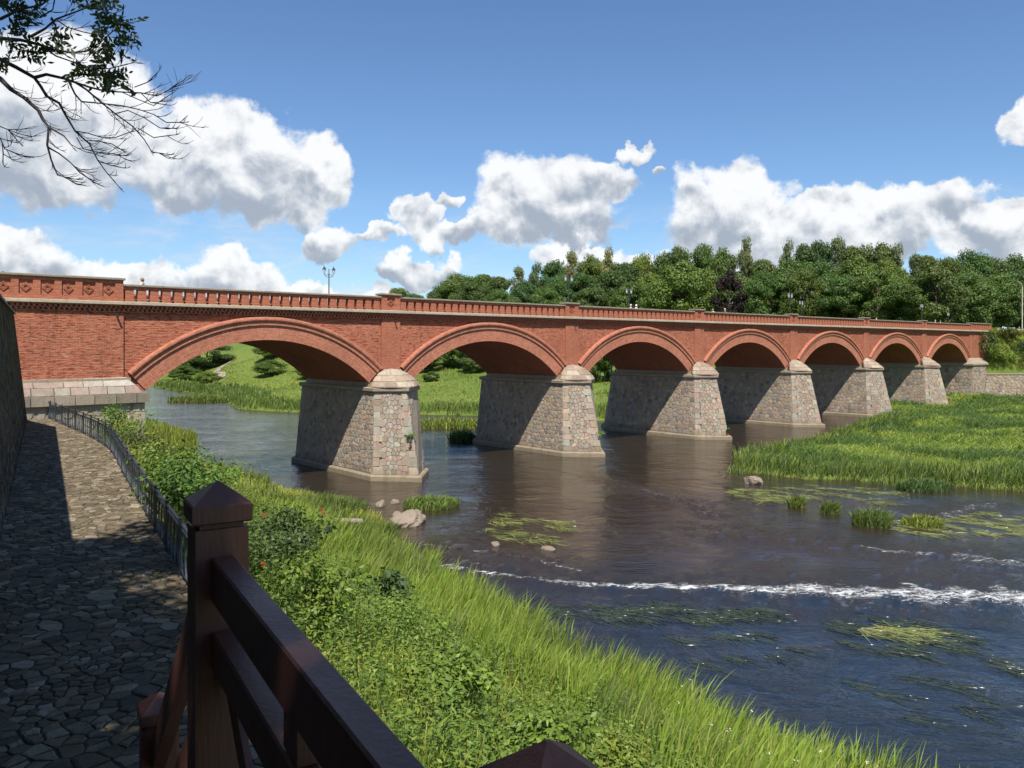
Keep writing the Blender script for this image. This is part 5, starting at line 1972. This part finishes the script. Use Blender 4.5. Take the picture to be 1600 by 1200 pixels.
# tall leafy weeds on the bank
def weeds(name, label, roots, r_, h0, h1, nl, ll, pal, seed):
    n = len(roots)
    h = r_.uniform(h0, h1, n)
    tt_ = np.tile(np.linspace(.15, 1.0, nl), (n, 1))
    lean = r_.normal(0, .16, (n, 1, 2)) * tt_[:, :, None] ** 1.5
    cen = np.zeros((n, nl, 3))
    a = r_.uniform(0, 6.28, (n, 1)) + np.arange(nl)[None] * 2.4
    rad = ll * (.75 - .35 * tt_)
    cen[:, :, 0] = roots[:, None, 0] + lean[:, :, 0] * h[:, None] + rad * np.cos(a)
    cen[:, :, 1] = roots[:, None, 1] + lean[:, :, 1] * h[:, None] + rad * np.sin(a)
    cen[:, :, 2] = roots[:, None, 2] + tt_ * h[:, None]
    cen = cen.reshape(-1, 3)
    out_ = np.stack([np.cos(a), np.sin(a), np.full(a.shape, .25)], -1).reshape(-1, 3)
    nr = np.stack([-np.cos(a) * .3, -np.sin(a) * .3, np.ones(a.shape)], -1).reshape(-1, 3) + r_.normal(size=cen.shape) * .3
    ln = (ll * (1.25 - .6 * tt_)).reshape(-1) * r_.uniform(.7, 1.2, len(cen))
    col = np.repeat(pal_col(n, pal, r_), nl, 0)
    p1 = leaves(cen, nr, ln, ln * .42, col, seed, out_)
    p2 = blades(roots, h, np.full(n, .012), np.repeat([[.07, .10, .03]], n, 0), .05, .1, seed, (0, 0))
    V, F, Cc = join([p1, p2])
    return tag(np_mesh(name, V, F, M['leaf'], None, Cc), label, 'weeds', kind='stuff')


rt, r_ = scatter(8200, -13.05, 7.46, 8.39, 37.3, lambda x, y, r: left_side(x, y) & (offs(x, y) > 2.8) & (seg_dist(x, y, LE) > 3.5) & (r.random(len(x)) < .9), 31)
weeds('tall_weeds', 'thick nettles and tall weeds covering the middle of the near bank', rt, r_, .6, 1.25, 20, .13, GREEN + YEL, 33)
rt, r_ = scatter(2600, -22.38, -4.66, 35.43, 55.95, lambda x, y, r: left_side(x, y) & (offs(x, y) > 4) & (r.random(len(x)) < .6), 32)
weeds('shore_weeds', 'low yellow green herbs among the shore grass', rt, r_, .3, .7, 14, .11, YEL + STRAW, 34)
rt, r_ = scatter(5000, -27.97, -11.19, 20.51, 54.08, lambda x, y, r: left_side(x, y) & (seg_dist(x, y, FENCE) < 7) & (offs(x, y) > 2.7) & (seg_dist(x, y, FENCE) > .5) & (r.random(len(x)) < .5), 35)
weeds('railing_weeds', 'leafy weeds growing along the outside of the iron railing', rt, r_, .6, 1.3, 18, .13, GREEN + YEL + RUST, 36)
rt, r_ = scatter(16000, 18.65, 79.26, 54.08, 130.54, lambda x, y, r: land(x, y) & (x / y < .7) & (r.random(len(x)) < .6 * (vnoise(x, y, 6, 9) > .56)), 37)
weeds('meadow_herbs', 'patches of bright broad leaved herbs in the right meadow', rt, r_, .35, .85, 12, .22, YEL + GREEN + MEAD, 38)
rt, r_ = scatter(2600, 87.5, 112, 147.9, 152, lambda x, y, r: (r.random(len(x)) < .7), 39)
weeds('embankment_weeds', 'rank weeds on the steep bank beside the far bridge end', rt, r_, .5, 1.2, 14, .30, GREEN + STRAW, 40)

# small white flower heads
def flowers(n, x0, x1, y0, y1, mask, seed, h0, h1, name, label, size=.07):
    rt, r = scatter(n, x0, x1, y0, y1, mask, seed)
    rt[:, 2] += r.uniform(h0, h1, len(rt))
    cl = np.repeat(rt, 5, 0) + r.normal(0, size * .45, (len(rt) * 5, 3)) * np.array([1, 1, .3])
    m_ = len(cl)
    V, F, Cc = leaves(cl, np.tile([0, 0, 1.0], (m_, 1)) + r.normal(0, .25, (m_, 3)), np.full(m_, size * .6), np.full(m_, size * .6), pal_col(m_, [(.62, .62, .52), (.70, .66, .50)], r, .1), seed)
    tag(np_mesh(name, V, F, M['leaf'], None, Cc), label, 'flowers', kind='stuff')


flowers(90, 3.7, 13, 13, 23.3, lambda x, y, r: left_side(x, y) & (seg_dist(x, y, LE) < 4), 51, .9, 1.3, 'white_flowers', 'small white flower heads above the sedge at the lower right')
flowers(260, -20.5, -5.6, 39, 54, lambda x, y, r: left_side(x, y) & (offs(x, y) > 5), 52, .4, .65, 'white_flowers', 'scattered pale flower heads on the low shore')

# ---- water weeds trailing with the current
def ribbons(n, boxes, seed, pal, l0, l1, w0, ang=-38, spread=16, z=.012):
    r = np.random.default_rng(seed)
    V, F, Cc, o = [], [], [], 0
    for (cx_, cy_, rx, ry, share) in boxes:
        m_ = int(n * share)
        ncl = max(1, m_ // 22)
        ca, cd = r.uniform(0, 6.28, ncl), np.sqrt(r.random(ncl))
        ccx, ccy = cx_ + rx * cd * np.cos(ca), cy_ + ry * cd * np.sin(ca)
        k = r.integers(0, ncl, m_)
        x, y = ccx[k] + r.normal(0, .22, m_), ccy[k] + r.normal(0, .22, m_)
        ok = inside(x, y, RIVER)
        x, y = x[ok], y[ok]
        m_ = len(x)
        th = np.radians(ang + r.normal(0, spread, m_))
        l = r.uniform(l0, l1, m_)
        wv = r.uniform(.5, 1.3, m_) * w0
        cur = r.normal(0, .25, m_)
        P = np.zeros((m_, 6, 3))
        for q, t_ in enumerate((0, .5, 1.0)):
            a = th + cur * t_
            px_, py_ = x + l * t_ * np.cos(a), y + l * t_ * np.sin(a)
            wq = wv * (1, .9, .25)[q]
            P[:, 2 * q] = np.stack([px_ - np.sin(a) * wq, py_ + np.cos(a) * wq, WL + z + r.uniform(0, .02, m_)], 1)
            P[:, 2 * q + 1] = np.stack([px_ + np.sin(a) * wq, py_ - np.cos(a) * wq, WL + z + r.uniform(0, .02, m_)], 1)
        b = (np.arange(m_) * 6)[:, None] + o
        T = np.array([[0, 1, 3], [0, 3, 2], [2, 3, 5], [2, 5, 4]])
        V.append(P.reshape(-1, 3))
        F.append((b[:, None, :] + T[None]).reshape(-1, 3))
        Cc.append(np.repeat(pal_col(m_, pal, r), 6, 0))
        o += m_ * 6
    return np.concatenate(V), np.concatenate(F), np.concatenate(Cc)


WEED_D = [(.060, .066, .034), (.072, .080, .038), (.050, .056, .034)]
WEED_L = [(.13, .165, .045), (.17, .20, .055), (.22, .22, .08), (.11, .15, .04)]
V, F, Cc = ribbons(2600, [(5.13, 30.96, 5.13, 1.03, .5), (13.52, 28.53, 2.42, 1.86, .3), (17.25, 25.64, 1.86, 1.4, .06), (8.39, 27.04, 3.73, 1.86, .08), (11.19, 23.78, 2.8, 1.4, .06)], 5, WEED_D, .4, 1.3, .011, -36, 14)
tag(np_mesh('sunken_weed', V, F, M['weed'], None, Cc), 'dark trailing weed just under the near water surface', 'water weed', kind='stuff')
V, F, Cc = ribbons(3000, [(0.37, 45.5, 2.61, 4.29, .15), (13.8, 28.91, 1.12, 0.65, .05), (20.98, 55.48, 6.06, 3.73, .34), (24.71, 45.69, 4.2, 2.8, .22), (28.91, 46.62, 2.8, 2.8, .11)], 6, WEED_L, .4, 1.5, .016, -38, 22, .02)
tag(np_mesh('floating_weed', V, F, M['weed'], None, Cc), 'bright floating weed trailing in the current by the tussocks', 'water weed', kind='stuff')

# ---- boulders, log
def rock(loc, size, seed, label, name='boulder', group=None):
    r = np.random.default_rng(seed)
    import bmesh
    bm_ = bmesh.new()
    bmesh.ops.create_icosphere(bm_, subdivisions=4, radius=1)
    cuts = [(Vector(d), r.uniform(.55, .85)) for d in sph(11, r)]
    for v in bm_.verts:
        p = v.co.copy()
        for d, k in cuts:
            e = p.dot(d) - k
            if e > 0:
                p -= d * e * .85
        nz = vnoise(np.array([p.x * 3 + p.z * 2]), np.array([p.y * 3 - p.z]), .8, seed)[0] - .5
        nz2 = vnoise(np.array([p.x * 9 + p.z * 7]), np.array([p.y * 9 - p.z * 5]), .8, seed + 1)[0] - .5
        v.co = p * (1 + .22 * nz + .09 * nz2)
    me = bpy.data.meshes.new(name)
    bm_.to_mesh(me)
    bm_.free()
    o = link_mesh(name, me, M['rock'])
    o.location = loc
    o.scale = size
    o.rotation_euler = (0, 0, r.uniform(0, 6))
    return tag(o, label, 'boulder', group)


rock((-5.97, 46.62, WL + .15), (1.35, 1.0, .68), 2, 'big pale boulder at the water edge before the first pier')
rock((18.18, 60.24, WL + .1), (1.1, .7, .5), 3, 'flat boulder off the tip of the right meadow')
rock((-4.57, 37.86, WL + .1), (.55, .45, .4), 4, 'grey boulder on the near shore beside the foam')
rock((-8.49, 51.84, WL + .02), (.7, .4, .3), 5, 'low flat stone in the inlet left of the big boulder')
rock((-7.74, 52.5, WL + .02), (.35, .3, .25), 6, 'little stone beside the reed islet')
rock((-6.81, 47.74, WL + .1), (.5, .4, .35), 7, 'small stone against the left of the big boulder')
rock((-0.84, 41.59, WL + .0), (.35, .25, .16), 8, 'small wet stone among the floating weed, left')
rock((1.86, 40.65, WL + .0), (.45, .25, .14), 9, 'small wet stone among the floating weed, right')
lz = gz(-8.8, 40.3)
g = G().tube([(-9.9, 39.7, lz + .45), (-8.8, 40.3, lz + .50), (-7.6, 40.6, lz + .42)], [.20, .17, .15], 9)
tag(g.build('log', M['log'], smooth=True), 'bare grey log lying in the grass of the shore', 'log')
# stony shore pebbles
jn = G()
r = random.Random(8)
for q in range(150):
    a, b = r.uniform(-3.6, -1.9), r.uniform(31.5, 35.0)
    s_ = r.uniform(.06, .17)
    z = gz(a, b)
    jn.loft([[(a + s_ * k_ * math.cos(e), b + s_ * k_ * .8 * math.sin(e), z + s_ * zz_) for e in [6.283 * i / 6 for i in range(6)]]
             for k_, zz_ in ((1, -.3), (1.05, .1), (.6, .5))], tint(GRANITE, r))
tag(jn.build('shore_pebbles', M['stone']), 'strip of brown pebbles on the near shore', 'pebbles', kind='stuff')

# ------------------------------------------------------------------ overhanging tree at the upper left
def at(x, y, Z):
    return Vector(((x - 800) / 1248 * Z, Z, 11.1 + (540 - y) / 1248 * Z))


tree = empty('ash_tree', (-13.5, 7.0, 12.3))
tag(tree, 'dark ash tree with bare drooping twigs hanging into the upper left', 'tree')
T0 = Vector((-13.5, 7.0, 12.3))
g = G().tube([(0, 0, -.3), (.1, 0, 1.5), (.4, .2, 4.0), (1.0, .1, 6.5), (2.2, -.6, 8.8)], [.42, .36, .30, .22, .12], 12)
trunk_top = [Vector((.4, .2, 4.0)), Vector((1.0, .1, 6.5))]
g.build('trunk', M['bark'], tree)
# each branch: points (quarter pixels of the corner), depth, start and end radius
BR = [([(-260, 300), (0, 370), (100, 420), (215, 485), (255, 540), (290, 600), (370, 645), (410, 720), (470, 820), (560, 900), (610, 1000), (660, 1070), (720, 1140)], 10.6, 11.2, .034, .005),
      ([(215, 485), (290, 465), (400, 490), (470, 515), (540, 560), (620, 630), (720, 710), (830, 790), (900, 870), (950, 950), (1020, 960)], 10.7, 11.0, .024, .004),
      ([(-260, 330), (0, 490), (70, 560), (150, 610), (240, 690), (270, 750), (305, 795), (295, 905), (320, 1000), (360, 1095), (445, 1115)], 9.9, 9.8, .036, .005),
      ([(305, 795), (400, 850), (445, 905)], 9.8, 9.7, .014, .005), ([(300, 920), (370, 960), (440, 1015), (500, 1080), (560, 1120)], 9.8, 9.9, .012, .004),
      ([(470, 515), (560, 545), (660, 570), (760, 575), (880, 580), (980, 600), (1060, 560), (1140, 505)], 10.8, 11.4, .016, .003),
      ([(430, 510), (470, 590), (510, 635), (620, 645), (760, 660), (870, 685), (960, 715), (1040, 765), (1130, 765)], 10.8, 10.4, .014, .003),
      ([(-260, 150), (0, 240), (130, 250), (250, 280), (340, 310), (450, 330), (540, 320), (620, 270), (700, 200)], 10.2, 10.4, .030, .005),
      ([(190, 230), (280, 180), (350, 120), (430, 90), (540, 50), (640, 60), (720, 90)], 10.3, 10.9, .020, .004),
      ([(250, 280), (350, 350), (450, 385), (560, 420), (680, 430), (800, 400)], 10.3, 10.0, .014, .003),
      ([(470, 820), (540, 830), (640, 860), (720, 860), (800, 830)], 11.0, 11.3, .009, .003), ([(480, 860), (520, 930), (600, 950), (700, 960), (750, 970)], 11.0, 10.8, .008, .003),
      ([(530, 880), (610, 880), (700, 900), (750, 930)], 11.1, 11.3, .007, .003), ([(610, 1000), (680, 1030), (750, 1045)], 11.2, 11.2, .006, .003),
      ([(-200, 700), (0, 790), (50, 810), (90, 855)], 9.5, 9.5, .010, .003), ([(-200, 760), (0, 860), (30, 930), (90, 955)], 9.5, 9.4, .010, .003), ([(15, 900), (20, 960), (18, 1015)], 9.5, 9.5, .006, .003),
      ([(250, 110), (330, 60), (350, -60)], 10.4, 10.2, .012, .005), ([(0, 120), (120, 60), (260, 30), (380, -60)], 10, 10, .02, .008),
      ([(350, 120), (420, 170), (520, 200), (620, 220), (700, 290), (740, 250)], 10.5, 10.6, .010, .003),
      ([(880, 580), (940, 640), (1040, 655)], 11.2, 11.3, .005, .002), ([(760, 575), (860, 620), (960, 660), (1050, 600)], 11.1, 11.0, .006, .002),
      ([(720, 710), (800, 690), (900, 735), (1000, 800), (1050, 800)], 10.9, 10.8, .006, .002), ([(860, 800), (960, 860), (1070, 845)], 11, 11.1, .005, .002),
      ([(840, 545), (920, 515), (980, 460)], 11.1, 11.2, .005, .002)]
bg, tw = G(), G()
rnd = random.Random(31)
leaf_sites = []


def twig(p, d, l, rad, depth):
    pts, q = [p], p.copy()
    d = d.normalized()
    for e in range(4):
        d = (d + Vector((rnd.uniform(-.22, .22), rnd.uniform(-.25, .25), rnd.uniform(-.12, .12) + .08 * e))).normalized()
        q = q + d * (l / 4)
        pts.append(q.copy())
    tw.tube([v - T0 for v in pts], [rad, rad * .9, rad * .8, rad * .7, rad * .5], 4)
    if depth > 0:
        for e in (1, 2, 3):
            if rnd.random() < .75:
                twig(pts[e], d + Vector((rnd.uniform(-.7, .7), rnd.uniform(-.6, .6), rnd.uniform(-.5, .6))), l * rnd.uniform(.4, .65), rad * .75, depth - 1)
    return pts


for pts, z0, z1, r0, r1 in BR:
    n = len(pts)
    P3 = [at(a / 4, b / 4, z0 + (z1 - z0) * q / (n - 1) + rnd.uniform(-.05, .05)) for q, (a, b) in enumerate(pts)]
    bg.tube([p - T0 for p in P3], [max(.007, r0 + (r1 - r0) * (q / (n - 1)) ** .8) for q in range(n)], 6)
    for q in range(1, n - 1):
        if pts[q][0] < -20:
            continue
        d = (P3[q + 1] - P3[q - 1]).normalized()
        for e in range(rnd.choice((1, 1, 2))):
            sd = Vector((rnd.uniform(-.2, .9), rnd.uniform(-.8, .8), rnd.uniform(-.75, .75)))
            twig(P3[q] + (P3[q + 1] - P3[q]) * rnd.random(), d + sd * .9, rnd.uniform(.16, .44), max(.0052, r1 * .9), 1)
    twig(P3[-1], P3[-1] - P3[-2], .14, max(.0058, r1 * .9), 1)
# limbs that carry them back to the trunk
for p, k, r0 in ((at(-65, 75, 10.6), 1, .10), (at(-65, 82, 9.9), 0, .09), (at(-65, 38, 10.2), 1, .10), (at(-50, 175, 9.5), 0, .05), (at(-50, 190, 9.5), 0, .05)):
    a = trunk_top[k]
    b = p - T0
    bg.tube([a, a.lerp(b, .4) + Vector((0, 0, .35)), a.lerp(b, .75) + Vector((0, 0, .2)), b], [r0 * 1.6, r0, r0 * .6, .034], 7)
bg.build('branches', M['twig'], tree)
tag(tw.build('twigs', M['twig'], tree), kind='stuff')
# leaf sprays near the top
r = np.random.default_rng(14)
cen, nr, axd = [], [], []
for cx_, cy_, rx, ry, n in ((110, 90, 170, 120, 19), (110, 240, 170, 70, 11), (330, 240, 60, 60, 8), (640, 60, 80, 60, 9), (640, 160, 60, 50, 7), (745, 190, 50, 130, 12), (690, 300, 60, 50, 9),
                            (590, 430, 140, 50, 18), (700, 480, 55, 50, 10), (560, 330, 30, 20, 3), (180, 330, 90, 40, 7), (30, 420, 40, 40, 4), (60, -120, 250, 150, 40), (560, -90, 200, 90, 30)):
    for q in range(n):
        c = np.array(at((cx_ + r.normal(0, rx * .5)) / 4, (cy_ + r.normal(0, ry * .5)) / 4, 10.4 + r.normal(0, .45)))
        ax = np.array([.3 + r.normal(0, .7), r.normal(0, .6), -.25 + r.normal(0, .5)])
        ax /= np.linalg.norm(ax)
        sd = np.cross(ax, r.normal(size=3))
        sd /= np.linalg.norm(sd)
        for e in range(9):
            k = e // 2 / 4
            sg = (1 if e % 2 else -1) if e < 8 else 0
            d = sd * sg * .8 + ax * .55 if sg else ax
            d /= np.linalg.norm(d)
            cen.append(c + ax * .22 * k + d * .045)
            nr.append(np.cross(d, ax + r.normal(size=3) * .4) + r.normal(size=3) * .2)
            axd.append(d * 3)
cen, nr, axd = np.array(cen), np.array(nr), np.array(axd)
m_ = len(cen)
ln = r.uniform(.085, .14, m_)
V, F, Cc = leaves(cen, nr, ln, ln * .38, pal_col(m_, [(.026, .040, .012), (.034, .050, .014), (.045, .060, .016)], r), 3, axd)
np_mesh('leaf_sprays', V - np.array(T0), F, M['leaf'], tree, Cc)


# crown of this tree and of the tree behind the viewer: out of the picture, they shade the path and the landing
def big_crown(root, cen_, rad, n, seed, lim=None):
    r = np.random.default_rng(seed)
    parts = []
    for q in range(96):
        d = sph(1, r)[0] * r.uniform(.05, 1) ** .5
        c = np.array(cen_) + d * np.array(rad)
        m_ = n // 96
        dd = sph(m_, r)
        pos = c + dd * r.uniform(.2, 1.0, (m_, 1)) * np.array([1.5, 1.5, .8])
        pos = pos[(pos[:, 2] - 11.1 > .46 * pos[:, 1]) | (pos[:, 0] < -.70 * pos[:, 1])]
        if lim is not None:                     # leaves whose shadow would land beyond the path dropped, to keep the bank sunlit
            pos = pos[.8625 * (pos[:, 0] - .05 * (pos[:, 2] - 6)) + .506 * (pos[:, 1] + .665 * (pos[:, 2] - 6)) < lim + r.normal(0, .5, len(pos))]
        m_ = len(pos)
        if not m_:
            continue
        ln = r.uniform(.18, .32, m_)
        parts.append(leaves(pos, r.normal(size=(m_, 3)) * .6 + np.array([0, 0, 1]), ln, ln * .6, pal_col(m_, GREEN, r), q))
    V, F, Cc = join(parts)
    return np_mesh('crown', V - np.array(root.location), F, M['leaf'], root, Cc)


big_crown(tree, (-8.2, 1.6, 20.6), (7.0, 8.0, 3.0), 62000, 71, 3.3)
t2 = empty('maple_tree', (4.5, -9.5, 6.0))
tag(t2, 'tall leafy tree standing behind the viewer and shading the landing', 'tree')
G().tube([(0, 0, -.3), (0, 0, 6), (-.5, .6, 11), (-1.2, 1.2, 15)], [.40, .32, .22, .08], 12).build('trunk', M['bark'], t2)
big_crown(t2, (2.2, -7.4, 20.0), (5.0, 4.4, 2.8), 24000, 72)
